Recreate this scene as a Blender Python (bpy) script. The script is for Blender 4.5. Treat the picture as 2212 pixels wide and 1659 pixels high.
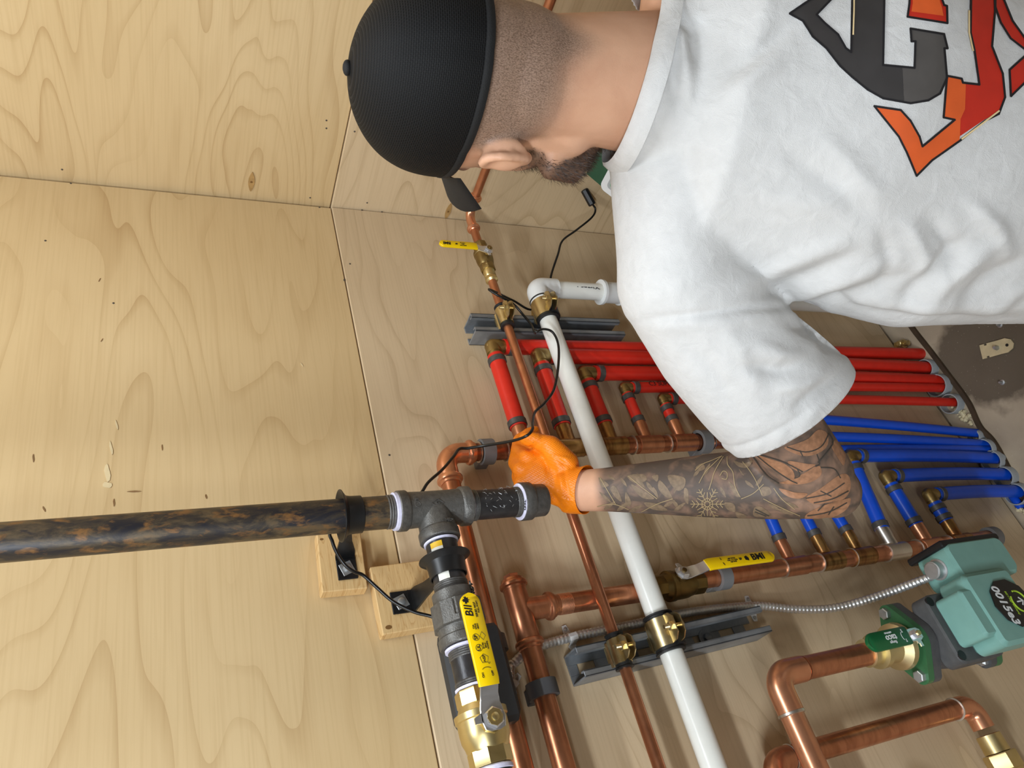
import bpy, bmesh, math, random
import numpy as np
from mathutils import Vector, Matrix
from mathutils.bvhtree import BVHTree
random.seed(7); np.random.seed(7)
for _o in list(bpy.data.objects): bpy.data.objects.remove(_o)
SC = bpy.context.scene
COL = SC.collection
V = Vector

# ---------------------------------------------------------------- camera
# the phone is held on its side: the picture's left is up in the room.
# wall_left is the plane y = 0 (room on the -y side), z is up, floor z = 0.
FPX = 1609.0
CAM = V((0.0, -0.95, 1.656))
_yaw, _pit, _rol = math.radians(37.3), math.radians(25.3), math.radians(0.2)
FWD = V((math.sin(_yaw)*math.cos(_pit), math.cos(_yaw)*math.cos(_pit), -math.sin(_pit)))
_rt = V((math.cos(_yaw), -math.sin(_yaw), 0)); _dn = FWD.cross(_rt)
RGT = math.cos(_rol)*_rt + math.sin(_rol)*_dn
DWN = -math.sin(_rol)*_rt + math.cos(_rol)*_dn
cam_data = bpy.data.cameras.new('camera')
cam_data.sensor_width = 36.0
cam_data.lens = 36.0*FPX/2212.0
cam_data.clip_start = 0.02
cam = bpy.data.objects.new('camera', cam_data)
COL.objects.link(cam)
_m = Matrix((DWN, RGT, -FWD)).transposed().to_4x4()
cam.matrix_world = Matrix.Translation(CAM) @ _m
SC.camera = cam

# ---------------------------------------------------------------- world, lamps, exposure
W = bpy.data.worlds.new('world'); SC.world = W
W.use_nodes = True
W.node_tree.nodes['Background'].inputs[0].default_value = (0.86, 0.94, 1.0, 1)
W.node_tree.nodes['Background'].inputs[1].default_value = 0.34
def area(name, loc, aim, sx, sy, watts, col):
    d = bpy.data.lights.new(name, 'AREA'); d.shape = 'RECTANGLE'
    d.size = sx; d.size_y = sy; d.energy = watts; d.color = col
    o = bpy.data.objects.new(name, d); COL.objects.link(o)
    o.location = loc
    o.rotation_euler = (V(aim)-V(loc)).to_track_quat('-Z', 'X').to_euler()
    return o
# ceiling strip lamps parallel to the pipe wall, and a broad one behind the camera
LAMP = (0.84, 0.91, 0.98)
def strip(loc, aim, sx, sy, watts):
    o = area('ceiling_lamp', loc, aim, sx, sy, watts, LAMP)
    z = (V(loc)-V(aim)).normalized(); x = V((1, 0, 0)); x = (x-z*x.dot(z)).normalized()
    o.rotation_euler = Matrix((x, z.cross(x), z)).transposed().to_euler()
strip((-0.90, -1.14, 2.43), (0.2, -0.3, 1.0), 1.2, 0.05, 50)
strip((0.50, -0.60, 2.43), (0.5, -0.52, 0), 1.0, 0.04, 13)
strip((-0.80, -1.95, 2.40), (0.5, -0.5, 1.0), 1.2, 0.12, 18)
SC.view_settings.view_transform = 'Standard'
SC.view_settings.look = 'None'
SC.view_settings.exposure = 0.09
SC.view_settings.gamma = 1.0
SC.view_settings.use_curve_mapping = False

# ---------------------------------------------------------------- helpers
def ray(x, y):
    return RGT*((829.5-y)/FPX) + DWN*((x-1106.0)/FPX) + FWD
def at(x, y, d=None, X=None, Z=None, t=None):
    "point seen at photo pixel x, y: d before wall_left, on plane x = X, on z = Z, or at depth t"
    r = ray(x, y)
    if d is not None: t = (-d-CAM.y)/r.y
    elif X is not None: t = (X-CAM.x)/r.x
    elif Z is not None: t = (Z-CAM.z)/r.z
    return CAM + r*t

def srgb(r, g, b):
    f = lambda c: c/12.92 if c <= .04045 else ((c+.055)/1.055)**2.4
    return (f(r/255), f(g/255), f(b/255), 1)

class NT:
    "tiny node graph helper"
    def __init__(s, name):
        s.m = bpy.data.materials.new(name); s.m.use_nodes = True
        s.t = s.m.node_tree; s.b = s.t.nodes['Principled BSDF']
    def n(s, kind, **k):
        q = s.t.nodes.new(kind)
        for a, v in k.items():
            if a.startswith('i_'): q.inputs[a[2:].replace('_', ' ')].default_value = v
            else: setattr(q, a, v)
        return q
    def l(s, a, b): s.t.links.new(a, b)
    def coord(s, scale=(1, 1, 1), rot=(0, 0, 0), kind='Object', loc=(0, 0, 0)):
        c = s.n('ShaderNodeTexCoord'); m = s.n('ShaderNodeMapping')
        m.inputs['Scale'].default_value = scale; m.inputs['Rotation'].default_value = rot
        m.inputs['Location'].default_value = loc
        s.l(c.outputs[kind], m.inputs[0]); return m.outputs[0]
    def noise(s, vec, scale=5, detail=3, dist=0, rough=.5):
        q = s.n('ShaderNodeTexNoise'); q.inputs['Scale'].default_value = scale
        q.inputs['Detail'].default_value = detail; q.inputs['Distortion'].default_value = dist
        q.inputs['Roughness'].default_value = rough
        s.l(vec, q.inputs['Vector']); return q.outputs[0]
    def math(s, op, a, b=None, c=None):
        q = s.n('ShaderNodeMath'); q.operation = op
        for i, v in enumerate((a, b, c)):
            if v is None: continue
            if isinstance(v, (int, float)): q.inputs[i].default_value = v
            else: s.l(v, q.inputs[i])
        return q.outputs[0]
    def ramp(s, fac, stops, interp='LINEAR'):
        q = s.n('ShaderNodeValToRGB'); e = q.color_ramp.elements; q.color_ramp.interpolation = interp
        while len(e) < len(stops): e.new(.5)
        for i, (p, c) in enumerate(stops): e[i].position = p; e[i].color = c
        s.l(fac, q.inputs[0]); return q.outputs[0]
    def mix(s, fac, a, b, mode='MIX'):
        q = s.n('ShaderNodeMix'); q.data_type = 'RGBA'; q.blend_type = mode
        for sock, v in ((q.inputs[0], fac), (q.inputs[6], a), (q.inputs[7], b)):
            if isinstance(v, (int, float, tuple)): sock.default_value = v
            else: s.l(v, sock)
        return q.outputs[2]
    def bump(s, h, strength=.3, dist=.002):
        q = s.n('ShaderNodeBump'); q.inputs['Strength'].default_value = strength
        q.inputs['Distance'].default_value = dist
        s.l(h, q.inputs['Height']); s.l(q.outputs[0], s.b.inputs['Normal']); return q
    def set(s, **k):
        for a, v in k.items():
            i = s.b.inputs[a.replace('_', ' ')]
            if isinstance(v, (int, float, tuple)): i.default_value = v
            else: s.l(v, i)
        return s.m

MAT = {}
def simple(name, rgb, rough=.5, metal=0, var=.08, nscale=60, bump=0, bscale=200, spec=.5, coat=0):
    g = NT(name)
    v = g.coord()
    c = srgb(*rgb)
    lo = tuple(x*(1-var) for x in c[:3])+(1,); hi = tuple(min(1, x*(1+var)) for x in c[:3])+(1,)
    g.set(Base_Color=g.ramp(g.noise(v, nscale, 4), [(.3, lo), (.7, hi)]), Roughness=rough, Metallic=metal)
    g.b.inputs['Specular IOR Level'].default_value = spec
    g.b.inputs['Coat Weight'].default_value = coat
    if bump: g.bump(g.noise(v, bscale, 3), bump, .001)
    MAT[name] = g.m; return g.m

def plywood(name, axis, base, line, light, seed, sc=1.0):
    g = NT(name)
    s = (1.0, 1, 4.2) if axis == 'x' else (1, 1.0, 4.2)
    v = g.coord(tuple(q*sc for q in s), loc=(seed, seed*.7, seed*1.3))
    n = g.noise(v, 1.0, 2.2, .35, .42)
    ring = g.math('FRACT', g.math('MULTIPLY', n, 22.0))
    # one thin soft dark line per ring, sharp on one side
    ln = g.ramp(ring, [(0, (1, 1, 1, 1)), (.03, (.8, .8, .8, 1)), (.22, (.12, .12, .12, 1)), (.75, (0, 0, 0, 1)), (1, (.15, .15, .15, 1))])
    fade = g.noise(v, 1.7, 2)
    ln = g.math('MULTIPLY', ln, g.ramp(fade, [(.35, (.15,)*3+(1,)), (.65, (1,)*3+(1,))]))
    fs = (6, 1, 260) if axis == 'x' else (1, 6, 260)
    fine = g.noise(g.coord(fs), 1.0, 3)
    blot = g.noise(g.coord((1.3, 1.3, 2.2), loc=(seed*2, 3, 1)), 1.4, 3)
    c = g.ramp(blot, [(.3, srgb(*base)), (.7, srgb(*light))])
    c = g.mix(g.math('MULTIPLY', ln, .55), c, srgb(*line))
    c = g.mix(g.math('MULTIPLY', g.ramp(fine, [(.45, (0, 0, 0, 1)), (.8, (1, 1, 1, 1))]), .22), c, srgb(*line))
    g.set(Base_Color=c, Roughness=.46)
    g.b.inputs['Specular IOR Level'].default_value = .35
    g.bump(fine, .06, .0006)
    MAT[name] = g.m; return g.m

plywood('plywood_upper', 'x', (200, 172, 126), (158, 122, 74), (210, 184, 140), 2.3)
plywood('plywood_lower', 'x', (202, 178, 143), (156, 128, 92), (212, 189, 155), 7.7)
plywood('plywood_right', 'y', (200, 172, 126), (158, 122, 74), (212, 186, 142), 11.1)
plywood('plywood_right_low', 'y', (200, 176, 140), (156, 128, 90), (210, 186, 150), 15.4)
simple('plywood_edge', (226, 200, 150), .6, var=.12, nscale=90)
simple('nail_grey', (92, 86, 80), .5, .6)
simple('plug_wood', (172, 136, 84), .5, var=.2, nscale=80)
simple('plug_knot', (120, 84, 40), .6)
simple('glue_pale', (212, 192, 150), .6, var=.1)
simple('bark', (132, 98, 60), .6, var=.2)
simple('wood_gap', (40, 30, 20), .9)
def pine(name, base, line):
    g = NT(name); v = g.coord((3, 1, 30))
    n = g.noise(v, 2.5, 3, .8)
    r = g.math('FRACT', g.math('MULTIPLY', n, 9))
    c = g.ramp(r, [(0, srgb(*line)), (.35, srgb(*base)), (1, srgb(*base))])
    f = g.noise(g.coord((20, 20, 500)), 1, 2)
    g.set(Base_Color=g.mix(g.math('MULTIPLY', f, .35), c, srgb(*line)), Roughness=.65)
    g.bump(f, .25, .001); MAT[name] = g.m
pine('pine', (214, 180, 126), (190, 148, 92))
def copper(name, a, b, rough=(.18, .42), dark=None, amt=.5, ns=25, metal=1.0):
    g = NT(name); v = g.coord((1, 1, 1))
    n = g.noise(v, ns, 5, 1.0)
    c = g.ramp(n, [(.3, srgb(*a)), (.72, srgb(*b))])
    if dark:
        d = g.noise(g.coord((18, 18, 60)), 1.6, 5, .6)
        c = g.mix(g.math('MULTIPLY', g.ramp(d, [(.42, (0, 0, 0, 1)), (.68, (1, 1, 1, 1))]), amt), c, srgb(*dark))
    r = g.n('ShaderNodeMapRange'); r.inputs['To Min'].default_value = rough[0]; r.inputs['To Max'].default_value = rough[1]
    g.l(n, r.inputs[0])
    g.set(Base_Color=c, Metallic=metal, Roughness=r.outputs[0])
    MAT[name] = g.m
copper('copper', (214, 148, 112), (228, 164, 126), (.22, .36), metal=.86)
copper('copper_dull', (190, 126, 92), (208, 142, 104), (.26, .4), (128, 74, 48), .35, metal=.86)
copper('copper_dark', (158, 98, 70), (182, 114, 80), (.24, .4), (84, 44, 30), .7, metal=.86)
copper('copper_flux', (176, 140, 84), (160, 104, 62), (.25, .4), (90, 56, 26), .8, metal=.86)
copper('brass', (214, 194, 136), (226, 206, 152), (.28, .42))
copper('brass_dull', (146, 126, 84), (172, 150, 102), (.32, .5))
copper('brass_dark', (112, 92, 54), (140, 116, 70), (.3, .5))
copper('brass_pale', (214, 198, 148), (226, 210, 164), (.42, .55))
copper('zinc_gold', (208, 190, 142), (226, 210, 166), (.26, .4), (178, 148, 84), .4, 40)
copper('chrome', (222, 222, 224), (240, 240, 242), (.14, .26), metal=.88)
copper('solder', (206, 200, 192), (226, 222, 214), (.25, .4))
copper('galvanised', (170, 172, 172), (196, 198, 198), (.34, .5), metal=.8)
copper('strut_steel', (128, 132, 136), (156, 160, 164), (.4, .55), metal=.55)
copper('conduit_steel', (196, 194, 190), (222, 220, 216), (.3, .42), metal=.75)
simple('sealant', (216, 214, 236), .7, var=.1, nscale=180, bump=.3)
simple('black_iron', (84, 82, 79), .46, .35, .25, 160, .35, 500)
simple('black_nipple', (50, 49, 50), .36, .3, .4, 60, .2, 300)
simple('iron_grey', (98, 96, 92), .45, .5, .2, 200, .4, 600)
def rusty():
    g = NT('rusty_pipe')
    a = g.noise(g.coord((34, 34, 13)), 1.6, 6, .6, .66)
    b = g.noise(g.coord((70, 70, 30), loc=(3, 1, 2)), 1.5, 5, .2, .6)
    c = g.ramp(a, [(.40, srgb(36, 35, 40)), (.50, srgb(62, 54, 45)), (.60, srgb(92, 78, 58)), (.74, srgb(108, 84, 54))])
    c = g.mix(g.ramp(b, [(.54, (0, 0, 0, 1)), (.68, (1, 1, 1, 1))]), c, srgb(126, 90, 52))
    c = g.mix(g.math('MULTIPLY', g.ramp(b, [(.3, (1, 1, 1, 1)), (.42, (0, 0, 0, 1))]), .8), c, srgb(34, 34, 42))
    g.set(Base_Color=c, Roughness=.42, Metallic=.25); g.bump(b, .35, .0006); MAT['rusty_pipe'] = g.m
rusty()
simple('pvc_white', (232, 232, 224), .28, var=.02)
simple('pvc_fitting', (226, 228, 226), .35, var=.02)
simple('print_grey', (70, 72, 80), .7)
simple('print_dark', (60, 18, 16), .7)
simple('pex_red', (208, 40, 26), .36, var=.06)
simple('pex_blue', (8, 74, 196), .34, var=.06)
simple('crimp', (88, 86, 84), .5, .5, .2, 120)
simple('clip_grey', (112, 112, 112), .5, var=.05)
simple('clip_dark', (70, 70, 72), .5, var=.05)
simple('black_plastic', (24, 24, 25), .42, var=.2)
simple('black_paint', (20, 20, 21), .4, var=.25)
simple('black_box', (46, 47, 49), .55, var=.1)
simple('rubber', (26, 26, 27), .55, var=.2)
simple('cord_black', (20, 20, 20), .33)
simple('yellow_grip', (240, 200, 0), .33, var=.03)
simple('ink_black', (22, 20, 14), .6)
simple('ink_white', (225, 228, 228), .6)
simple('ink_lime', (160, 190, 50), .6)
simple('green_grip', (16, 92, 50), .3, var=.05)
simple('green_flange', (58, 108, 68), .42, var=.08, bump=.1)
simple('volute_grey', (84, 84, 84), .55, .1, .12, 90, .2, 300)
simple('teal', (124, 170, 160), .42, var=.04)
simple('teal_dark', (96, 132, 126), .45, var=.04)
simple('label_black', (20, 20, 22), .35)
simple('device_green', (36, 78, 54), .4, var=.04)
simple('device_white', (222, 222, 220), .4, var=.02)
simple('device_panel', (168, 170, 170), .45, var=.02)
simple('screen_dark', (36, 32, 34), .12)
simple('logo_green', (80, 160, 90), .5)
simple('sleeve_grey', (150, 154, 156), .5, var=.06)
simple('white_label', (226, 224, 214), .5, var=.03)
simple('label_yellow', (226, 180, 30), .5)
simple('strip_brown', (58, 42, 24), .7, var=.25, nscale=40)
simple('latch_plate', (206, 190, 150), .45, .2, .1)
simple('crumb', (196, 184, 150), .9, var=.2, nscale=120, bump=.4)
simple('ceiling_white', (150, 148, 144), .8, var=.02)
simple('room_wall', (128, 122, 112), .7, var=.05, nscale=4)
def concrete():
    g = NT('concrete'); v = g.coord()
    c = g.ramp(g.noise(v, 9, 6, .3), [(.3, srgb(150, 134, 114)), (.7, srgb(176, 160, 136))])
    # old damp stain in the slab around the latch plate
    cc = g.n('ShaderNodeTexCoord')
    d = g.n('ShaderNodeVectorMath', operation='DISTANCE'); g.l(cc.outputs['Object'], d.inputs[0]); d.inputs[1].default_value = (.685, -.165, 0)
    w = g.math('ADD', d.outputs['Value'], g.math('MULTIPLY', g.math('SUBTRACT', g.noise(v, 22, 5), .5), .10))
    st = g.ramp(w, [(.105, (1, 1, 1, 1)), (.135, (0, 0, 0, 1))])
    c = g.mix(g.math('MULTIPLY', st, .85), c, srgb(74, 62, 48))
    sp = g.ramp(g.noise(v, 240, 2), [(.70, (0, 0, 0, 1)), (.74, (1, 1, 1, 1))])
    c = g.mix(g.math('MULTIPLY', sp, .5), c, srgb(196, 186, 168))
    g.set(Base_Color=c, Roughness=.8); g.bump(g.noise(v, 120, 4), .25, .001); MAT['concrete'] = g.m
concrete()

# ------------------------------------------------ mesh building
def frame_of(axis, up=None):
    a = V(axis).normalized()
    u = V(up) if up is not None else (V((0, 0, 1)) if abs(a.z) < .9 else V((0, -1, 0)))
    u = (u - a*u.dot(a)).normalized()
    return a, u, a.cross(u)
class MB:
    def __init__(s): s.v = []; s.f = []
    def loft(s, rings, cap0=True, cap1=True, loop=False):
        o = len(s.v); n = len(rings[0])
        for r in rings: s.v += [tuple(p) for p in r]
        m = len(rings)
        for i in range(m if loop else m-1):
            a = o+i*n; b = o+((i+1) % m)*n
            for j in range(n):
                k = (j+1) % n
                s.f.append((a+j, a+k, b+k, b+j))
        if not loop:
            if cap0: s.f.append(tuple(o+j for j in reversed(range(n))))
            if cap1: s.f.append(tuple(o+(m-1)*n+j for j in range(n)))
        return s
    def tube(s, pts, r, n=16, caps=True, loop=False):
        pts = [V(p) for p in pts]; m = len(pts)
        rs = r if isinstance(r, (list, tuple)) else [r]*m
        tan = []
        for i in range(m):
            if loop: t = pts[(i+1) % m]-pts[i-1]
            else: t = pts[min(i+1, m-1)]-pts[max(i-1, 0)]
            tan.append(t.normalized())
        _, u, _ = frame_of(tan[0]); rings = []
        for i in range(m):
            if i:
                ax = tan[i-1].cross(tan[i])
                if ax.length > 1e-7:
                    u = Matrix.Rotation(tan[i-1].angle(tan[i]), 3, ax.normalized()) @ u
            u = (u-tan[i]*u.dot(tan[i])).normalized(); w = tan[i].cross(u)
            rings.append([pts[i]+(u*math.cos(6.28318531*j/n)+w*math.sin(6.28318531*j/n))*rs[i] for j in range(n)])
        return s.loft(rings, caps, caps, loop)
    def lathe(s, p0, axis, prof, n=24, rot=0., up=None, sx=1., caps=True):
        a, u, w = frame_of(axis, up); p0 = V(p0); rings = []
        for d, r in prof:
            rings.append([p0+a*d+(u*math.cos(rot+6.28318531*j/n)*sx+w*math.sin(rot+6.28318531*j/n))*r for j in range(n)])
        return s.loft(rings, caps, caps)
    def cbox(s, c, half, ex=(1, 0, 0), ey=(0, 1, 0), ez=(0, 0, 1), b=.001):
        c = V(c); ex, ey, ez = V(ex), V(ey), V(ez); hx, hy, hz = half
        def ring(z, k):
            x, y = hx-k, hy-k; q = min(b, x*.9, y*.9) if b else 0
            if not b: L = [(x, y), (-x, y), (-x, -y), (x, -y)]
            else: L = [(x, y-q), (x-q, y), (-x+q, y), (-x, y-q), (-x, -y+q), (-x+q, -y), (x-q, -y), (x, -y+q)]
            return [c+ex*i+ey*j+ez*z for i, j in L]
        if b: return s.loft([ring(-hz, b), ring(-hz+b, 0), ring(hz-b, 0), ring(hz, b)])
        return s.loft([ring(-hz, 0), ring(hz, 0)])
    def prism(s, poly, o, ex, ey, depth):
        o, ex, ey = V(o), V(ex), V(ey); ez = ex.cross(ey).normalized()
        a = [o+ex*x+ey*y for x, y in poly]
        return s.loft([a, [p+ez*depth for p in a]])
    def ball(s, c, r, n=14, m=8, ax=(1, 0, 0), ay=(0, 1, 0), az=(0, 0, 1)):
        c = V(c); ax, ay, az = V(ax), V(ay), V(az); r = (r,)*3 if isinstance(r, (int, float)) else r
        rings = []
        for i in range(m+1):
            th = math.pi*(i+.02)/(m+.04)-math.pi/2
            rings.append([c+ax*r[0]*math.cos(th)*math.cos(6.28318531*j/n)+ay*r[1]*math.cos(th)*math.sin(6.28318531*j/n)+az*r[2]*math.sin(th) for j in range(n)])
        return s.loft(rings)
    def mesh(s, name):
        me = bpy.data.meshes.new(name); me.from_pydata(s.v, [], s.f); me.validate(); me.update(); return me
    def build(s, name, mat, parent=None, ang=35, label=None):
        return link(s.mesh(name), name, mat, parent, ang, label)
def link(me, name, mat, parent=None, ang=35, label=None):
    o = bpy.data.objects.new(name, me); COL.objects.link(o)
    if mat: me.materials.append(MAT[mat] if isinstance(mat, str) else mat)
    if ang:
        me.shade_smooth()
        me.set_sharp_from_angle(angle=math.radians(ang))
    if parent: adopt(o, parent)
    if label: o['label'] = label
    return o
def wmat(o):
    m = Matrix.Translation(o.location) if o.type == 'EMPTY' else o.matrix_basis.copy()
    return m
def adopt(o, parent):
    o.parent = parent
    if parent.type == 'EMPTY': o.matrix_parent_inverse = Matrix.Translation(-V(parent.location))
def tag(o, label, cat, group=None, kind=None):
    o['label'] = label
    if cat: o['category'] = cat
    if group: o['group'] = group
    if kind: o['kind'] = kind
    return o
def thing(name, loc, label, cat, group=None):
    o = bpy.data.objects.new(name, None); COL.objects.link(o); o.location = loc
    o.empty_display_size = .02
    return tag(o, label, cat, group)
def arc(c, a, b, r, a0, a1, n=8):
    "points on an arc in the plane of unit vectors a, b"
    c, a, b = V(c), V(a), V(b)
    return [c+(a*math.cos(a0+(a1-a0)*i/n)+b*math.sin(a0+(a1-a0)*i/n))*r for i in range(n+1)]
def spline(P, k=8):
    P = [V(p) for p in P]; out = []
    for i in range(len(P)-1):
        p0, p1, p2, p3 = P[max(i-1, 0)], P[i], P[i+1], P[min(i+2, len(P)-1)]
        for j in range(k):
            t = j/k
            out.append(.5*((2*p1)+(p2-p0)*t+(2*p0-5*p1+4*p2-p3)*t*t+(3*p1-p0-3*p2+p3)*t**3))
    out.append(P[-1]); return out
def text(body, size, o, ex, ey, mat, parent, bold=.0, shear=0., name='lettering', depth=.0002, sx=1.):
    cu = bpy.data.curves.new('lettering', 'FONT'); cu.body = body; cu.size = size
    cu.align_x = 'CENTER'; cu.align_y = 'CENTER'; cu.offset = bold*size; cu.shear = shear; cu.extrude = depth
    cu.resolution_u = 3
    t = bpy.data.objects.new('tmp', cu); COL.objects.link(t)
    dg = bpy.context.evaluated_depsgraph_get(); dg.update()
    me = bpy.data.meshes.new_from_object(t.evaluated_get(dg))
    bpy.data.objects.remove(t)
    ex, ey = V(ex).normalized(), V(ey).normalized(); ez = ex.cross(ey)
    M = Matrix((ex*sx, ey, ez)).transposed().to_4x4(); M.translation = V(o)
    me.transform(M)
    return link(me, name, mat, parent, 0)
X, Y, Z = V((1, 0, 0)), V((0, 1, 0)), V((0, 0, 1))
TAU = 2*math.pi
# ================================================================ the room
XC = 1.16                      # inner corner between wall_left and wall_right
def struct(o, label=None):
    o['kind'] = 'structure'
    if label: o['label'] = label
    return o
m = MB().cbox((-.30, -1.2, -.05), (1.60, 1.9, .05), b=0)
struct(m.build('floor', 'concrete', ang=0), 'bare concrete floor with a dark damp stain')
m = MB().cbox((-.36, .034, 1.225), (1.54, .014, 1.225), b=0)
WL = struct(m.build('wall_left', 'wood_gap', ang=0), 'plywood covered wall that carries the pipes')
m = MB().cbox((XC+.034, -1.2, 1.225), (.014, 1.9, 1.225), b=0)
WR = struct(m.build('wall_right', 'wood_gap', ang=0), 'plywood covered wall meeting the pipe wall at the corner')
SEAM = 1.354
def sheet(parent, lo, hi, mat, b=.0012):
    lo, hi = V(lo), V(hi)
    return MB().cbox((lo+hi)/2, tuple((hi-lo)/2), b=b).build('plywood_sheet', mat, parent, 0)
sheet(WL, (-.08-1.2, .002, SEAM+.0008), (XC-.003, .02, 2.45), 'plywood_upper')
sheet(WL, (-.08, 0, .012), (XC-.003, .02, SEAM-.0008), 'plywood_lower')
sheet(WL, (-1.9, 0, .012), (-.083, .02, SEAM-.0008), 'plywood_lower')
sheet(WL, (-1.9, .002, SEAM+.0008), (-1.283, .02, 2.45), 'plywood_upper')
sheet(WR, (XC+.004, -1.22, SEAM+.0008), (XC+.02, .018, 2.45), 'plywood_right')
sheet(WR, (XC, -1.22, .012), (XC+.02, .018, SEAM-.0008), 'plywood_right_low')
sheet(WR, (XC, -3.1, .012), (XC+.02, -1.224, SEAM-.0008), 'plywood_right_low')
sheet(WR, (XC+.004, -3.1, SEAM+.0008), (XC+.02, -1.224, 2.45), 'plywood_right')
struct(MB().cbox((-.36, -1.2, 2.475), (1.54, 1.9, .025), b=0).build('ceiling', 'ceiling_white', ang=0))
struct(MB().cbox((-.36, -3.125, 1.225), (1.54, .025, 1.225), b=0).build('wall_back', 'room_wall', ang=0))
struct(MB().cbox((-1.925, -1.2, 1.225), (.025, 1.9, 1.225), b=0).build('wall_far', 'room_wall', ang=0))
# oval plugs, nails and pencil-dark knots set in the plywood faces
def plug(px, py, parent, l=.022, w=.0055):
    p = at(px, py, X=XC+.004 if parent is WR and py < 440 and px < 715 else XC)
    pl = [(math.cos(TAU*i/20)*w*abs(math.cos(TAU*i/20))**.2, math.sin(TAU*i/20)*l) for i in range(20)]
    pl = [(w*math.cos(TAU*i/20)*abs(math.cos(TAU*i/20))**.8, l*math.sin(TAU*i/20)) for i in range(20)]
    o = MB().prism(pl, p-X*.0004, Z, Y, .0012).build('wood_plug', 'plug_wood', parent, 0)
    MB().prism([(.0022*math.cos(TAU*i/12), .0022*math.sin(TAU*i/12)) for i in range(12)], p-X*.0007, Z, Y, .0012).build('knot', 'plug_knot', o, 0)
plug(543, 392, WR); plug(968, 456, WR)
def nail(p, n, parent):
    MB().lathe(V(p)+V(n)*.0002, n, [(-.002, .0017), (.0002, .0017), (.0006, .001)], 8).build('nail', 'nail_grey', parent)
for px, py in [(793, 438), (766, 284), (705, 260), (134, 366), (670, 427), (705, 277)]:
    nail(at(px, py, X=XC+(.004 if px < 716 else 0)), -X, WR)
for px, py in [(153, 396), (756, 570), (841, 983), (744, 604), (782, 454), (825, 458), (98, 520), (245, 655), (690, 448)]:
    nail(at(px, py, d=(-.002 if px < 735 else 0)), -Y, WL)

# dark bark slivers in the veneer and pale dried glue smears
def sliver(px, py, l, w, rot, mat, name):
    p = at(px, py, d=-.002)-Y*.0002; a = math.radians(rot); l *= .7; w *= .7
    ex = V((math.cos(a), 0, math.sin(a))); ey = V((math.sin(a), 0, -math.cos(a)))
    MB().prism([(l*math.cos(TAU*i/10), w*math.sin(TAU*i/10)*(1+.4*math.sin(5*i))) for i in range(10)], p, ex, ey, -.0006 if ex.cross(ey).y > 0 else .0006).build(name, mat, WL, 0)
for q in [(72, 990, .009, .0012, 4, 'plug_knot'), (350, 967, .007, .0010, 0, 'plug_knot'), (246, 1086, .008, .0014, 0, 'plug_knot'), (445, 1073, .005, .0014, 5, 'plug_knot'), (215, 605, .006, .0009, -20, 'plug_knot'), (220, 735, .005, .0008, -25, 'plug_knot'), (95, 1100, .006, .0012, 20, 'plug_knot'), (290, 1062, .0016, .010, 0, 'plug_wood')]: sliver(*q[:5], 'bark', 'bark_sliver')
for q in [(232, 1022, .020, .0045, 3), (240, 968, .016, .0022, 8), (252, 918, .012, .0016, 10), (232, 1048, .008, .006, 40), (652, 788, .006, .0012, 20)]: sliver(*q, 'glue_pale', 'glue_smear')

# ================================================================ black gas line
GX, GY, GZ = .4125, -.152, 1.3475
R1 = .0202
g = thing('gas_pipe', (GX, GY, 1.19), 'black iron gas pipe with rusty riser, tee, union and capped drip leg', 'gas pipe')
m = MB().lathe((GX, GY, GZ+.046), Z, [(0, R1), (1.06, R1)], 40)
m.build('riser_pipe', 'rusty_pipe', g, label='long rusty riser pipe')
def threads(p, ax, L, r, mat='black_iron', parent=g, k=4):
    pr = []
    for i in range(k): pr += [(L*i/k, r), (L*(i+.5)/k, r+.0009)]
    pr.append((L, r))
    MB().lathe(p, ax, pr, 28).build('pipe_thread', mat, parent)
def sealing(p, ax, L, r0, r1, parent=g):
    MB().lathe(p, ax, [(0, r0), (L*.3, r1), (L, r1), (L+.0004, r0)], 28).build('thread_sealant', 'sealant', parent)
threads((GX, GY, GZ+.049), Z, .012, R1)
sealing((GX, GY, GZ+.044), Z, .0075, R1+.001, R1+.0032)
# tee casting
RB = .0252
tee = MB()
tee.lathe((GX, GY, GZ-.0475), Z, [(0, .0225), (0, RB-.001), (.001, RB), (.011, RB), (.0125, RB-.001), (.014, .0228), (.03, .0222), (.065, .0222), (.081, .0228), (.0825, RB-.001), (.084, RB), (.094, RB), (.095, RB-.001), (.095, .0215)], 36)
tee.lathe((GX, GY, GZ), -X, [(0, .0222), (.020, .0226), (.030, .0230), (.0315, RB-.001), (.033, RB), (.0435, RB), (.0445, RB-.001), (.0445, .0205)], 36)
tb = tee.build('tee', 'iron_grey', g)
# cast marks on the tee
dm = []
for k in range(4):
    a = TAU*k/4; dm.append((.0078*math.cos(a), .0052*math.sin(a)))
def on_tee(z, ang, r=.0226): return V((GX+r*math.sin(ang)*-1, GY-r*math.cos(ang), z))
ang_ = math.radians(10)
nx = V((-math.sin(ang_), -math.cos(ang_), 0)); tx = Z.cross(nx)
p = on_tee(GZ+.001, ang_)
m = MB().tube([p+Z*-a*1.0+tx*b for a, b in dm], .0006, 6, loop=True); m.build('cast_mark', 'iron_grey', tb)
text('G', .007, p+nx*.0004, -Z, tx, 'iron_grey', tb, .01, name='cast_lettering', depth=.0006)
p = on_tee(GZ+.0265, ang_, .0224)
m = MB().tube([p+Z*.0034*math.cos(TAU*i/14)+tx*.0034*math.sin(TAU*i/14) for i in range(14)], .0005, 6, loop=True); m.build('cast_mark', 'iron_grey', tb)
text('MI', .0042, p+tx*.0062+nx*.0003, -Z, tx, 'iron_grey', tb, .01, name='cast_lettering', depth=.0006)
text('<MI>', .007, (GX-.0285, GY-.0226, GZ-.006), -Z, X, 'iron_grey', tb, .0, name='cast_lettering', depth=.0008)
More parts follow.
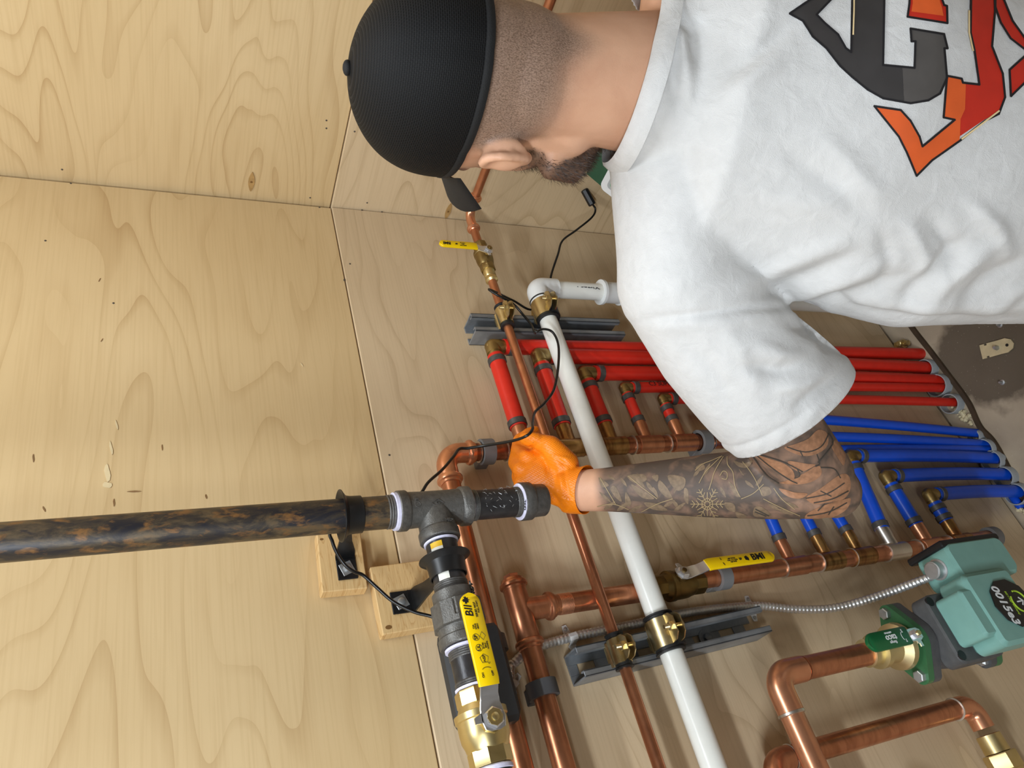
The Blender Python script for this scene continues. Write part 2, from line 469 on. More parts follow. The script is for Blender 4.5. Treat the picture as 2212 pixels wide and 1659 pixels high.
# drip leg
sealing((GX, GY, GZ-.0505), Z, .004, .019, .0205)
threads((GX, GY, GZ-.057), Z, .008, .0192)
MB().lathe((GX, GY, 1.228), Z, [(0, .0192), (GZ-.05-1.228, .0192)], 32).build('nipple', 'black_nipple', g, label='scratched black nipple below the tee')
# scratches: small curled shavings on the nipple
m = MB(); rr = random.Random(3)
for i in range(46):
    a = rr.uniform(-1.9, .9); z = rr.uniform(1.238, 1.284)
    q = V((GX-math.sin(a)*.0193, GY-math.cos(a)*.0193, z)); n_ = V((-math.sin(a), -math.cos(a), 0))
    d = V((rr.uniform(-1, 1), rr.uniform(-.4, .4), rr.uniform(-1, 1))); d = (d-n_*d.dot(n_)).normalized()
    L = rr.uniform(.002, .006)
    m.tube([q, q+d*L*.5+n_*L*rr.uniform(.05, .35), q+d*L+n_*L*rr.uniform(0, .5)], [.0002, .0003, .0001], 4)
o = m.build('metal_shaving', 'galvanised', g, ang=0); o['kind'] = 'stuff'
threads((GX, GY, 1.229), Z, .008, .0192)
sealing((GX, GY, 1.2295), -Z, .002, .0205, .0242)
o = MB().lathe((GX, GY, 1.191), Z, [(0, .017), (.0005, .0205), (.002, .0215), (.02, .0222), (.0215, .0246), (.0225, .0252), (.0355, .0252), (.037, .0244), (.0372, .020)], 36).build('drip_cap', 'black_iron', g, label='black bell shaped drip leg cap')
text('GSL', .0085, (GX-.0135, GY-.016, 1.2299), V((.78, -.62, 0)), V((.62, .78, 0)), 'ink_black', g, depth=.0002)
# branch towards the valve
sealing((GX-.0455, GY, GZ), -X, .003, .0195, .0212)
MB().lathe((GX-.046, GY, GZ), -X, [(0, .0192), (.064, .0192)], 32).build('nipple', 'black_nipple', g, label='short black nipple with paper sticker')
# paper sticker wrapped round the nipple
for x0, x1, a0, a1, mt in [(.354, .361, .2, .9, 'label_yellow'), (.342, .354, .2, .9, 'white_label'), (.312, .329, .2, .8, 'white_label')]:
    r_ = []
    for x in (x0, x1):
        r_.append([V((x, GY-.0195*math.cos(a), GZ+.0195*math.sin(a))) for a in np.linspace(a0+.1, a1+.2, 8)]+[V((x, GY-.0190*math.cos(a), GZ+.0190*math.sin(a))) for a in np.linspace(a1+.2, a0+.1, 8)])
    MB().loft(r_).build('sticker', mt, g)
threads((.313, GY, GZ), -X, .012, .0196, k=5)
sealing((.3035, GY, GZ), -X, .003, .0195, .0212)
# union: collar, big nut, collar
un = MB().lathe((.302, GY, GZ), -X, [(0, .021), (0, .0238), (.001, .0248), (.014, .0248), (.0155, .0275)], 36)
un.lathe((.2885, GY, GZ), -X, [(0, .0262), (.002, .0305), (.028, .0312), (.0295, .0285)], 10)
un.lathe((.261, GY, GZ), -X, [(0, .028), (.004, .0262), (.011, .0268), (.0125, .0282), (.021, .0282), (.0225, .027), (.0226, .020)], 36)
uo = un.build('union', 'iron_grey', g)
text('VIET', .0105, (.2955, GY-.0168, GZ-.0184), X, V((0, -.74, .67)), 'iron_grey', uo, .0, name='cast_lettering', depth=.001)
MB().tube([V((.285, GY-.0283, GZ+.0135)), V((.267, GY-.0283, GZ+.0135)), V((.267, GY-.0303, GZ+.006))], .0006, 6).build('cast_mark', 'black_iron', uo)
sealing((.2385, GY, GZ), -X, .004, .019, .0232)
threads((.234, GY, GZ), -X, .010, .0196, k=4)
MB().lathe((.236, GY, GZ), -X, [(0, .0194), (.048, .0194)], 32).build('nipple', 'black_nipple', g, label='smooth black nipple next to the brass valve')
threads((.200, GY, GZ), -X, .010, .0196, k=4)
sealing((.1905, GY, GZ), X, .003, .0195, .0214)
sealing((.1125, GY, GZ), -X, .005, .0195, .0214)
MB().lathe((.112, GY, GZ), -X, [(0, .0194), (.9, .0194)], 32).build('run_pipe', 'black_nipple', g)

# ---------------------------------------------------------------- valves
def handle_plate(prof, w0, hd, st, wd, o, th):
    "sheet lever: prof = (along hd, out along st, half width)"
    rings = []
    for i, (s_, h_, hw) in enumerate(prof):
        c = V(o)+hd*s_+st*h_
        a = prof[max(i-1, 0)]; b = prof[min(i+1, len(prof)-1)]
        t = (hd*(b[0]-a[0])+st*(b[1]-a[1])).normalized(); nn = t.cross(wd).normalized()
        q = min(th*.45, hw*.5)
        rings.append([c+wd*(hw-q)+nn*th, c-wd*(hw-q)+nn*th, c-wd*hw+nn*(th-q), c-wd*hw-nn*(th-q), c-wd*(hw-q)-nn*th, c+wd*(hw-q)-nn*th, c+wd*hw-nn*(th-q), c+wd*hw+nn*(th-q)])
    return MB().loft(rings)
def ball_valve(label, c, ax, st, hd, r, L, lever, grip_mat, body_mat, seg=8, stem=.012, group=None, caps=True):
    """c body centre, ax pipe axis, st stem direction, hd lever direction,
    r end radius, L half length, lever=(grip start, grip end, rise, half width)"""
    c, ax, st, hd = V(c), V(ax), V(st).normalized(), V(hd).normalized()
    t = thing('ball_valve', c, label, 'valve', group)
    b = MB()
    b.lathe(c-ax*L, ax, [(0, r*.86), (0, r*1.02), (.04*L, r*1.06), (.40*L, r*1.06), (.44*L, r*1.0)], seg, up=st, rot=math.pi/seg)
    b.lathe(c+ax*L, -ax, [(0, r*.86), (0, r*1.02), (.04*L, r*1.06), (.40*L, r*1.06), (.44*L, r*1.0)], seg, up=st, rot=math.pi/seg)
    b.lathe(c-ax*L*.62, ax, [(0, r*.98), (.06*L, r*1.06), (.16*L, r*1.10), (.30*L, r*1.20), (.50*L, r*1.24), (.80*L, r*1.24), (.83*L, r*1.32), (1.0*L, r*1.32), (1.03*L, r*1.14), (1.22*L, r*1.0)], 36)
    body = b.build('valve_body', body_mat, t)
    hb = r*1.28
    MB().lathe(c+st*hb*.8, st, [(0, r*.62), (hb*.2+.002, r*.60), (hb*.2+.002, r*.42), (hb*.2+stem, r*.40)], 8).build('bonnet', body_mat, body)
    z0 = hb+stem*.45
    g0, g1, rise, hw = lever
    wd = st.cross(hd)
    o = c+st*z0
    # chromed lever and plastic grip
    e = hw*.95
    pf = [(-hw*1.0, 0, hw*.45), (-hw*.8, 0, hw*.95), (0, 0, hw*1.15), (hw*.9, 0, hw*1.05), (hw*1.25, 0, hw*.95), (g0*.55+hw*.6, rise*.35, hw*.86), (g0, rise*.85, hw*.86), (g0+.004, rise, hw*.86), (g0+.02, rise, hw*.86)]
    lv = handle_plate(pf, 0, hd, st, wd, o, .0011)
    tab = [(-.25*hw, hw*1.0), (-.25*hw, hw*1.75), (.25*hw, hw*1.75), (.6*hw, hw*1.0)]
    lv.prism(tab, o-st*.0011, hd, wd, .0022)
    lever_o = lv.build('lever', 'chrome', t)
    gp = [(g0, rise*.86, hw*.96), (g0+.006, rise, hw)]
    n_ = 6
    gp += [(g1-hw, rise, hw)]
    for i in range(1, n_+1):
        a = i/n_*math.pi/2
        gp.append((g1-hw+hw*math.sin(a), rise, max(hw*math.cos(a), hw*.10)))
    grip = handle_plate(gp, 0, hd, st, wd, o, .0026).build('grip', grip_mat, t, 50)
    # nut and stem end
    nut = MB().lathe(o+st*.001, st, [(0, hw*.92), (.0035, hw*.92), (.0045, hw*.78), (.0046, hw*.42)], 6, up=hd).build('nut', 'chrome', t, 20)
    MB().lathe(o+st*.001, st, [(0, hw*.36), (.0068, hw*.36), (.0072, hw*.30)], 10).build('stem_end', body_mat, nut)
    return t, grip, o+st*(rise+.0028), wd
# 1: big gas valve
gv, grip, top, wd = ball_valve('big brass gas ball valve with long yellow lever beside the iron union', (.1515, GY, GZ), X, -Y, X, .0218, .0385, (.030, .130, .011, .0118), 'yellow_grip', 'brass', 8, .012)
def T(s, size, along, across, bold=0, shear=0, par=grip, o=None, ex=X, ey=Z, mat='ink_black'):
    return text(s, size, top+ex*along+ey*across, ex, ey, mat, par, bold, shear)
T('BII', .0125, .109, .0042, .012, .25); T('SERIES 0627', .0034, .110, -.0036, .01); T('FULL PORT', .0028, .113, -.0068, .01)
MB().prism([(0, -.0042), (.0006, -.0018), (.0032, -.0022), (.0024, -.0008), (.0046, .001), (.0036, .0014), (.0040, .003), (.0024, .0024), (.0016, .0024), (.0018, .0044), (.0008, .004), (0, .0056),
            (-.0008, .004), (-.0018, .0044), (-.0016, .0024), (-.0024, .0024), (-.0040, .003), (-.0036, .0014), (-.0046, .001), (-.0024, -.0008), (-.0032, -.0022), (-.0006, -.0018)], top+X*.1218+Z*.0042, X, Z, -.0002).build('leaf_mark', 'ink_black', grip, 0)
T('CSA\nWOG\nV8W1', .0026, .0915, .001, .01); T('SP', .0052, .0800, .0036, .02); T('UL', .0050, .0685, .0030, .02)
T('IN PSI\nMAX\nWWPG', .0026, .0700, -.0050, .01); T('NSF', .0042, .0565, .0, .01, .2); T('C', .003, .0515, -.0045); T('OFF', .0032, .0405, -.0055, .01); T('ON', .0034, .0400, .0055, .01)
def loop_mark(c, rx, ry, n=20, a0=0, a1=TAU, th=.00025):
    P = [top+X*(c[0]+rx*math.cos(a0+(a1-a0)*i/n))+Z*(c[1]+ry*math.sin(a0+(a1-a0)*i/n)) for i in range(n+(a1-a0 < 6.2))]
    MB().tube(P, th, 5, loop=(a1-a0 > 6.2)).build('printed_mark', 'ink_black', grip)
loop_mark((.0800, .0036), .0036, .0036); loop_mark((.0685, .0030), .0036, .0036); loop_mark((.0805, -.0042), .0045, .0034, 4); loop_mark((.0430, 0), .0046, .0062, 14, -.9, .9)
loop_mark((.0565, 0), .0050, .0050, 5)

# ================================================================ wood blocks and pipe hangers
BT = .021
def block(x0, x1, z0, z1, label, tilt=0):
    c = V(((x0+x1)/2, -BT/2-.0002, (z0+z1)/2))
    R = Matrix.Rotation(tilt, 3, 'Y')
    o = MB().cbox(c, ((x1-x0)/2, BT/2, (z1-z0)/2), R@X, Y, R@Z, b=.0012).build('wood_block', 'pine', None, 0)
    return tag(o, label, 'wood block', 'wood blocks behind the gas pipe')
b1 = block(.373, .457, 1.409, 1.468, 'pine block under the upper hanger of the rusty riser pipe', .03)
b2 = block(.309, .402, 1.312, 1.402, 'pine block under the hanger of the horizontal gas branch', -.02)
MB().lathe((.3165, -BT, 1.392), -Y, [(-.0006, .003), (.0004, .0028)], 10, sx=1.6).build('knot', 'plug_knot', b2)
MB().lathe((.4475, -BT, 1.461), -Y, [(-.0006, .0018), (.0004, .0016)], 10, sx=1.6).build('knot', 'plug_knot', b1)
def hanger(label, pc, ax, plate_c, plate_w, plate_h):
    "bell hanger: plate screwed to the block, bent strap arm, flared ring round the pipe"
    t = thing('pipe_hanger', plate_c, label, 'pipe hanger', 'black bell hangers of the gas pipe')
    plate_c = V(plate_c); pc = V(pc); ax = V(ax)
    r = R1+.0006
    ring = MB().lathe(pc-ax*.013, ax, [(0, r), (0, r+.0016), (.012, r+.0018), (.018, r+.003), (.0215, r+.0075), (.0235, r+.0105), (.0245, r+.0104), (.0245, r+.009), (.0205, r+.0035), (.017, r)], 40, caps=False)
    ring.build('ring', 'black_paint', t)
    MB().cbox(plate_c, (plate_w/2, .0013, plate_h/2), b=.0006).build('plate', 'black_paint', t, 0)
    # flat strap arm from the inner end of the plate out to the ring, its width along the pipe
    ot = X if abs(ax.z) > .5 else -Z
    w0 = (plate_h if abs(ax.z) > .5 else plate_w)/2
    h0 = (plate_w if abs(ax.z) > .5 else plate_h)/2
    a0 = plate_c+ot*(h0-.0005)-Y*.0005; d_ = pc-plate_c; off = d_.dot(ax)
    e = pc-ax*0+Y*(r+.0004)
    P = [a0-ot*.006, a0, a0+(e-a0)*.12-Y*.004, a0.lerp(e, .45), a0.lerp(e, .8), e]
    W_ = [w0, w0, w0*.95, w0*.66, w0*.50, w0*.46]
    rings = []
    for i, q in enumerate(P):
        tq = (P[min(i+1, 5)]-P[max(i-1, 0)]).normalized(); nn = tq.cross(ax).normalized()*.0013
        rings.append([q+ax*W_[i]+nn, q-ax*W_[i]+nn, q-ax*W_[i]-nn, q+ax*W_[i]-nn])
    MB().loft(rings).build('arm', 'black_paint', t, 30)
    w = MB().cbox(plate_c-Y*.0017-ot*.002, (.0085, .0006, .0085), (.94, 0, .34), Y, (-.34, 0, .94), b=.0004).build('washer', 'galvanised', t, 0)
    MB().lathe(plate_c-Y*.0018-ot*.002, -Y, [(0, .0052), (.003, .005), (.004, .003)], 12).build('screw', 'galvanised', t)
    return t
hanger('black bell hanger round the rusty riser pipe', (GX, GY, 1.452), Z, (.4035, -BT-.0016, 1.434), .034, .026)
hanger('black bell hanger round the horizontal gas branch', (.334, GY, GZ), X, (.3465, -BT-.0016, 1.3685), .030, .030)
# black power box behind the gas valve
bx = thing('power_box', (.23, -.06, 1.262), 'flat black plastic box behind the brass gas valve', 'power adapter')
MB().cbox((.226, -.0635, 1.305), (.060, .0135, .0405), b=.006).build('case', 'black_box', bx)
MB().cbox((.226, -.030, 1.305), (.012, .0205, .012), b=.002).build('mount', 'black_plastic', bx)

# ================================================================ copper work on the wall
YM = -.036                        # axis of everything clipped straight to the wall
RC = .0143
MX = .5635                        # red manifold
def sock(mb, p, ax, L, r):
    mb.lathe(p, ax, [(0, r), (.0006, r+.0016), (L-.0006, r+.0016), (L, r)], 28)
def solder(p, ax, r, parent, w=.002):
    MB().lathe(V(p)-V(ax)*w/2, ax, [(0, r), (w*.2, r+.0014), (w*.8, r+.0014), (w, r)], 28).build('solder_ring', 'solder', parent)
def press_bead(mb, p, ax, r):
    mb.lathe(V(p)-V(ax)*.008, ax, [(0, r), (.001, r+.0012), (.004, r+.0012), (.0055, r+.0042), (.0085, r+.0046), (.011, r+.0036), (.0125, r+.001), (.016, r)], 28)
def elbow(mb, c, a, b, R, r, n=8, leg=.014, k=20):
    "bend from direction a to direction b round corner c, with straight socket legs"
    c, a, b = V(c), V(a), V(b)
    cc = c+a*R+b*R
    pts = [c+a*(R+leg)]+arc(cc, -b, -a, R, 0, math.pi/2, n)+[c+b*(R+leg)]
    mb.tube(pts, r, k)
supply = thing('supply_manifold', (MX, YM, .72), 'copper supply manifold feeding the red pipes, bent left at its top', 'manifold')
ZS = 1.2665
b = MB(); b.lathe((MX, YM, .722), Z, [(0, .006), (0, RC), (ZS-.03-.722, RC)], 28)
b.build('manifold_pipe', 'copper_dark', supply)
b = MB(); elbow(b, (MX, YM, ZS), -Z, -X, .026, RC+.0014, 10, .018, 28)
press_bead(b, (MX, YM, ZS-.042), Z, RC+.001); press_bead(b, (MX-.046, YM, ZS), X, RC+.001)
b.build('elbow', 'copper', supply, label='bright press fit copper elbow')
MB().lathe((MX-.04, YM, ZS), -X, [(0, RC), (1.2, RC)], 28).build('header_pipe', 'copper_dull', supply)
REDZ = [1.127, 1.045, .962, .889, .815]
for z, k in zip(REDZ, range(5)):
    r = .0125 if k < 3 else .0105
    b = MB(); b.lathe((MX, YM, z), X, [(0, r), (.026, r), (.030, r+.0006), (.05, r+.0002), (.052, r-.002)], 24)
    sock(b, (MX, YM, z-.024), Z, .048, RC)
    b.build('outlet', 'copper_flux' if k in (1, 2) else 'copper_dull', supply)
for z in (1.229-.02, 1.163, 1.150-.03, .923, .849, .753): solder((MX, YM, z), Z, RC+.0012, supply)

ret = thing('return_manifold', (.314, YM, .17), 'copper return manifold feeding the blue pipes, hung from a press tee', 'manifold')
BX, ZR = .3085, 1.2125
b = MB(); b.lathe((BX, YM, 1.0), Z, [(0, RC), (.19, RC)], 28); b.build('drop_pipe', 'copper_dull', ret)
b = MB(); b.lathe((BX, YM, ZR), -X, [(-.042, .011), (-.042, RC+.001), (-.035, RC+.001), (-.03, RC+.002), (.045, RC+.002), (.05, RC)], 28)
b.lathe((BX, YM, ZR), -Z, [(0, RC+.0016), (.04, RC+.0014), (.05, RC+.0014)], 28)
press_bead(b, (BX+.036, YM, ZR), X, RC+.0012); press_bead(b, (BX-.046, YM, ZR), X, RC+.001); press_bead(b, (BX, YM, ZR-.044), Z, RC+.001)
b.build('press_tee', 'copper_dull', ret)
b = MB(); b.lathe((BX+.042, YM, ZR), X, [(-.004, .0115), (.008, .0118), (.009, .010)], 6); b.build('plug', 'copper_dull', ret)
b = MB()
for i in range(9): b.lathe((BX, YM, ZR-.058-i*.0022), -Z, [(0, RC), (.0011, RC+.0004), (.0022, RC)], 28)
b.build('ribbed_band', 'copper', ret)
MB().lathe((BX-.05, YM, ZR), -X, [(0, RC), (1.0, RC)], 28).build('header_pipe', 'copper_dull', ret)
MXB = .3145
b = MB(); b.lathe((MXB, YM, .168), Z, [(0, .006), (.001, RC-.001), (.004, RC), (.903-.168, RC)], 28); b.build('manifold_pipe', 'copper_dull', ret)
BLUZ = [.708, .626, .548, .461, .368, .281]
for k, z in enumerate(BLUZ):
    r = .0100 if k < 3 else .0122
    b = MB(); b.lathe((MXB, YM, z), X, [(0, r), (.026, r), (.030, r+.0006), (.052, r+.0002), (.054, r-.002)], 24)
    sock(b, (MXB, YM, z-.026), Z, .052, RC)
    b.build('outlet', ('copper_dull', 'copper_flux', 'copper_flux', 'solder', 'copper', 'copper_flux')[k], ret)
for z in (.733, .651, .572, .487, .404, .318): solder((MXB, YM, z), Z, RC+.0012, ret)

# ball valve on the return manifold, lever pointing down
YV = -.036
v2, grip2, top2, wd2 = ball_valve('small brass ball valve in the return manifold with yellow lever pointing down', (.3115, YV, .948), Z, V((.30, -.95, 0)), -Z, .0175, .046, (.040, .172, .012, .0105), 'yellow_grip', 'brass_dark', 8, .010)
st2 = V((.30, -.95, 0)).normalized()
wx = (X - st2*X.dot(st2)).normalized()
text('BMI', .0165, top2-Z*.138, -Z, wx, 'ink_black', grip2, .03, .15); MB().prism([(-.004, -.003), (.002, -.005), (.004, 0), (.002, .005), (-.003, .003)], top2-Z*.116-st2*0, -Z, wx, .0002).build('printed_mark', 'ink_black', grip2, 0)
text('600 WOG\nCSA 1/2-125G\n150 WSP', .0034, top2-Z*.088, -Z, wx, 'ink_black', grip2, .01); text('SP', .006, top2-Z*.104, -Z, wx, 'ink_black', grip2, .02)
text('ON', .003, top2-Z*.068+wx*.005, wx, Z, 'ink_black', grip2); text('OFF', .003, top2-Z*.068-wx*.005, wx, Z, 'ink_black', grip2)

# ---------------------------------------------------------------- plastic pipe clips
def clip(label, c, ax, r, mat='clip_grey', w=.010):
    c, ax = V(c), V(ax); t = thing('pipe_clip', (c.x, 0, c.z), label, 'pipe clip', 'plastic pipe clips')
    ot = Y.cross(ax)
    pts = []
    n = 26
    prof = lambda rr: [c+(-Y*math.cos(-2.5+5*i/n)+ot*math.sin(-2.5+5*i/n))*rr for i in range(n+1)]
    A, B = prof(r+.0004), prof(r+.0062)
    rings = [[A[i]-ax*w, B[i]-ax*w, B[i]+ax*w, A[i]+ax*w] for i in range(n+1)]
    MB().loft(rings).build('saddle', mat, t)
    h = -c.y-r*.75
    MB().cbox((c.x, -h/2-.0005, c.z), (w*.98, r*.75, h/2), ax, ot, Y, b=.001).build('foot', mat, t, 0)
    return t
clip('grey plastic clip at the top of the supply manifold', (MX, YM, 1.196), Z, RC)
clip('grey plastic clip low on the supply manifold', (MX, YM, .772), Z, RC+.0014)
clip('grey plastic clip just below the small brass manifold valve', (MXB, YM, .862), Z, RC)
clip('grey plastic clip at the bottom end of the return manifold', (MXB, YM, .186), Z, RC)
clip('dark plastic clip on the upper copper header behind the yellow gas lever', (.268, YM, ZS), X, RC, 'clip_dark')
clip('dark plastic clip on the lower copper header left of the press tee', (.202, YM, ZR), X, RC, 'clip_dark')

# ---------------------------------------------------------------- red and blue plastic pipes
def pex(kind, label, group, x0, z, xe, xf, r, col, yd=0, text_=None, ze=None):
    t = thing(kind, (xf, YM+yd, 0), label, 'pipe', group)
    ze = z if ze is None else ze
    y = YM+yd
    A = V((x0, YM, z)); E = V((xe, y, ze)); d1 = (E-A).normalized()
    F = V((xf, YM, -.045)); d2 = (F-E).normalized()
    MB().lathe(A, d1, [(0, r), ((E-A).length-r*1.5, r)], 24).build('branch_tube', col, t)
    L2 = (F-E).length-r*1.5
    P0 = E+d2*r*1.5; bow = V((0, 0, 0))
    pts = [P0.lerp(F, i/8)+X*.004*math.sin(math.pi*i/8)*(1 if xf < xe else 0) for i in range(9)]
    dt = MB().tube(pts, r, 24).build('drop_tube', col, t)
    el = MB(); k = r*.86
    el.lathe(E-d1*r*2.0, d1, [(0, k*.8), (.0, k), (r*.9, k), (r*.9, k*1.12), (r*2.0, k*1.12), (r*2.6, k*.9), (r*2.9, k*.45)], 20)
    el.lathe(E+d2*r*2.0, -d2, [(0, k*.8), (0, k), (r*.9, k), (r*.9, k*1.12), (r*2.0, k*1.12), (r*2.6, k*.9), (r*2.9, k*.45)], 20)
    el.build('elbow', 'brass_dull', t)
    for p, d in ((A+d1*.008, d1), (E-d1*r*2.35, d1), (E+d2*r*2.35, d2)):
        MB().lathe(V(p)-d*.0055, d, [(0, r), (.0006, r+.0018), (.0104, r+.0018), (.011, r)], 24).build('crimp_ring', 'crimp', t)
    if text_:
        s, zz, size = text_
        a = math.radians(8)
        text(s, size, V((xe+.001, y-r-.0003, zz)), -Z, X, 'print_dark', dt)
    return t
G1, G2 = 'red heating pipes between manifold and floor', 'blue return pipes between manifold and floor'
names = ['red plastic pipe with the longest branch, top outlet of the supply manifold', 'red plastic pipe from the second outlet, half behind the white pipe',
         'red plastic pipe from the middle outlet of the supply manifold', 'thinner red plastic pipe from the fourth outlet, printed with small letters', 'thin red plastic pipe with the shortest branch, lowest outlet of the supply manifold']
for k, (z, xe, xf, r) in enumerate(zip(REDZ, (.779, .757, .721, .687, .661), (.783, .739, .701, .679, .637), (.0143, .0143, .0140, .0102, .0100))):
    pex('heating_pipe', names[k], G1, .606, z, xe, xf, r, 'pex_red', -.004 if k == 1 else 0, ('C3 SUPPLIES INC', .79, .0135) if k == 3 else None)
names = ['blue plastic pipe with the longest branch, top outlet of the return manifold behind the elbow', 'thin blue plastic pipe from the second outlet of the return manifold', 'thin blue plastic pipe from the third outlet, right below the elbow',
         'thick blue plastic pipe from the fourth outlet with silvery tinned fitting', 'thick blue plastic pipe from the fifth outlet', 'thick blue plastic pipe with the shortest branch, lowest outlet of the return manifold']
for k, (z, xe, xf, r, yd) in enumerate(zip(BLUZ, (.612, .572, .540, .516, .466, .418), (.547, .519, .506, .483, .442, .400), (.0100, .0100, .0100, .0128, .0132, .0132), (-.020, -.002, .012, 0, 0, 0))):
    pex('return_pipe', names[k], G2, .358, z, xe, xf, r, 'pex_blue', yd, None, .430 if k == 3 else None)
# sleeves in the floor
def floor_sleeve(x, y, r, h, label):
    o = MB().lathe((x, y, -.03), Z, [(0, r), (h+.028, r), (h+.03, r-.0008), (h+.03, r-.0028), (-.0+.005, r-.003)], 28, caps=False).build('floor_sleeve', 'sleeve_grey')
    tag(o, label, 'pipe sleeve', 'grey sleeves where the pipes enter the floor')
for x, n in zip((.739, .690, .637), ('second red pipe', 'third and fourth red pipes', 'thinnest red pipe')): floor_sleeve(x, YM+.003, .0235 if x != .690 else .027, .022, 'grey plastic floor sleeve round the '+n)
for x, n in zip((.547, .513, .483, .442, .400), ('longest blue pipe', 'second and third blue pipes', 'blue pipe with the tinned fitting', 'fifth blue pipe', 'shortest blue pipe')): floor_sleeve(x, YM+.003, (.016 if x == .547 else .0235), .020, 'grey plastic floor sleeve round the '+n)
# ================================================================ struts
def strut(label, c, z0, z1, tilt=0.):
    t = thing('strut_channel', (c, 0, z0), label, 'strut channel', 'steel strut channels on the wall')
    w, dp, th, lip = .0206, .041, .0025, .0095
    o = V((c, 0, (z0+z1)/2)); up = V((math.sin(tilt), 0, math.cos(tilt))); sx = V((math.cos(tilt), 0, -math.sin(tilt)))
    h = (z1-z0)/2
    b = MB()
    def bar(u, v, hu, hv, k0=-h, k1=h): b.cbox(o+sx*u-Y*v+up*((k0+k1)/2), (hu, hv, (k1-k0)/2), sx, Y, up, b=.0006)
    for s in (-1, 1):
        bar(s*(w-th/2), dp/2, th/2, dp/2)
        bar(s*(w-lip/2), dp-th/2, lip/2, th/2)
        bar(s*(w-lip+th/2), dp-.0045, th/2, .0045)
        bar(s*(w+.007)/2, th/2, (w-.007)/2, th/2)
    # back web between the slots
    k = -h-.014
    while k < h:
        a0, a1 = max(k+.028, -h), min(k+.051, h)
        if a1 > a0+.002: bar(0, th/2, .0072, th/2, a0, a1)
        k += .051
    b.build('channel', 'strut_steel', t, 0)
    return t, o, up
s1, o1, u1 = strut('steel strut channel carrying pipe clamps below the brass gas valve', .2325, .815, 1.150, -.038)
p = o1-u1*.075
MB().lathe(p-Y*.0025, -Y, [(0, .0105), (.0015, .0105), (.0018, .0065), (.006, .0062), (.007, .004)], 6).build('bolt', 'strut_steel', s1)
MB().lathe(p-Y*.0025, -Y, [(0, .0135), (.0012, .0132)], 24).build('washer', 'strut_steel', s1)
s2, o2, u2 = strut('steel strut channel near the wall corner beside the red pipes', .8325, .836, 1.152)

# ================================================================ thin copper line with corner valve
YC, ZC, RS = -.056, 1.096, .0082
cu = thing('copper_line', (.3, YC, ZC), 'thin copper pipe running level in front of the red pipes to the corner', 'pipe')
MB().lathe((-.95, YC, ZC), X, [(0, RS), (1.885, RS)], 24).build('long_pipe', 'copper_dull', cu)
MB().lathe((1.02, YC, ZC+.001), X, [(0, RS), (.06, RS)], 24).build('short_pipe', 'copper_dull', cu)
XE = 1.108
b = MB(); elbow(b, (XE, YC, ZC+.001), -X, -Y, .022, RS+.001, 10, .02, 24)
press_bead(b, (XE-.042, YC, ZC+.001), X, RS+.0006); press_bead(b, (XE, YC-.042, ZC+.001), Y, RS+.0006)
b.build('elbow', 'copper', cu, label='bright press fit copper elbow in the corner')
MB().lathe((XE, YC-.035, ZC+.001), -Y, [(0, RS), (1.4, RS)], 24).build('side_pipe', 'copper_dull', cu)
v3, grip3, top3, wd3 = ball_valve('small brass ball valve in the corner with yellow lever pointing up', (.984, YC, ZC), X, V((-.06, -1, -.05)), Z, .0135, .036, (.026, .100, .006, .0078), 'yellow_grip', 'brass_dull', 8, .012)
b = MB(); b.lathe((.95, YC, ZC), -X, [(0, .0112), (.016, .0112), (.018, .0098), (.022, .0118), (.027, .0118), (.03, RS)], 24)
b.build('press_end', 'brass', v3)
text('BMI', .0095, top3+Z*.086, Z, -X, 'ink_black', grip3, .03, .15); text('SP', .005, top3+Z*.068, Z, -X, 'ink_black', grip3, .03); text('600WOG\nCSA\n150WSP', .0032, top3+Z*.055, Z, -X, 'ink_black', grip3, .01)

# ================================================================ white condensate pipe
YP, ZP, RP = -.0605, 1.0145, .0167
pv = thing('white_drain_pipe', (.905, YP, .02), 'white plastic drain pipe running level, then down by the corner', 'pipe')
P0 = V((-.9, YP, ZP+.020)); P1 = V((.905, YP, ZP-.004)); dP = (P1-P0).normalized()
MB().lathe(P0, dP, [(0, RP), ((P1-P0).length-.045, RP)], 32).build('level_pipe', 'pvc_white', pv)
b = MB(); elbow(b, P1, -dP, V((0, 0, -1)), .013, RP+.0042, 8, .028, 32)
b.build('elbow', 'pvc_fitting', pv)
dr = MB().lathe((.905, YP, P1.z-.035), -Z, [(0, RP), (P1.z-.085, RP)], 32).build('down_pipe', 'pvc_white', pv)
text('Xirtec \u00b7', .0165, (.905-.0045, YP-RP-.0002+.0006, .905), Z, V((-1, -.25, 0)), 'print_grey', dr, .01, .2)
b = MB(); b.lathe((.905, YP, .870), -Z, [(0, RP), (.0004, RP+.0085), (.006, RP+.0085), (.0065, RP+.0045), (.045, RP+.0045), (.0455, RP+.008), (.052, RP+.008), (.0525, RP)], 32)
b.build('coupling', 'pvc_fitting', pv)
o = tag(MB().lathe((.905, YP, 0), Z, [(0, .040), (.004, .040), (.012, .030), (.030, .028), (.030, .022), (.012, .021)], 28).build('floor_drain', 'black_plastic'), 'black round drain cup at the foot of the white pipe', 'drain')

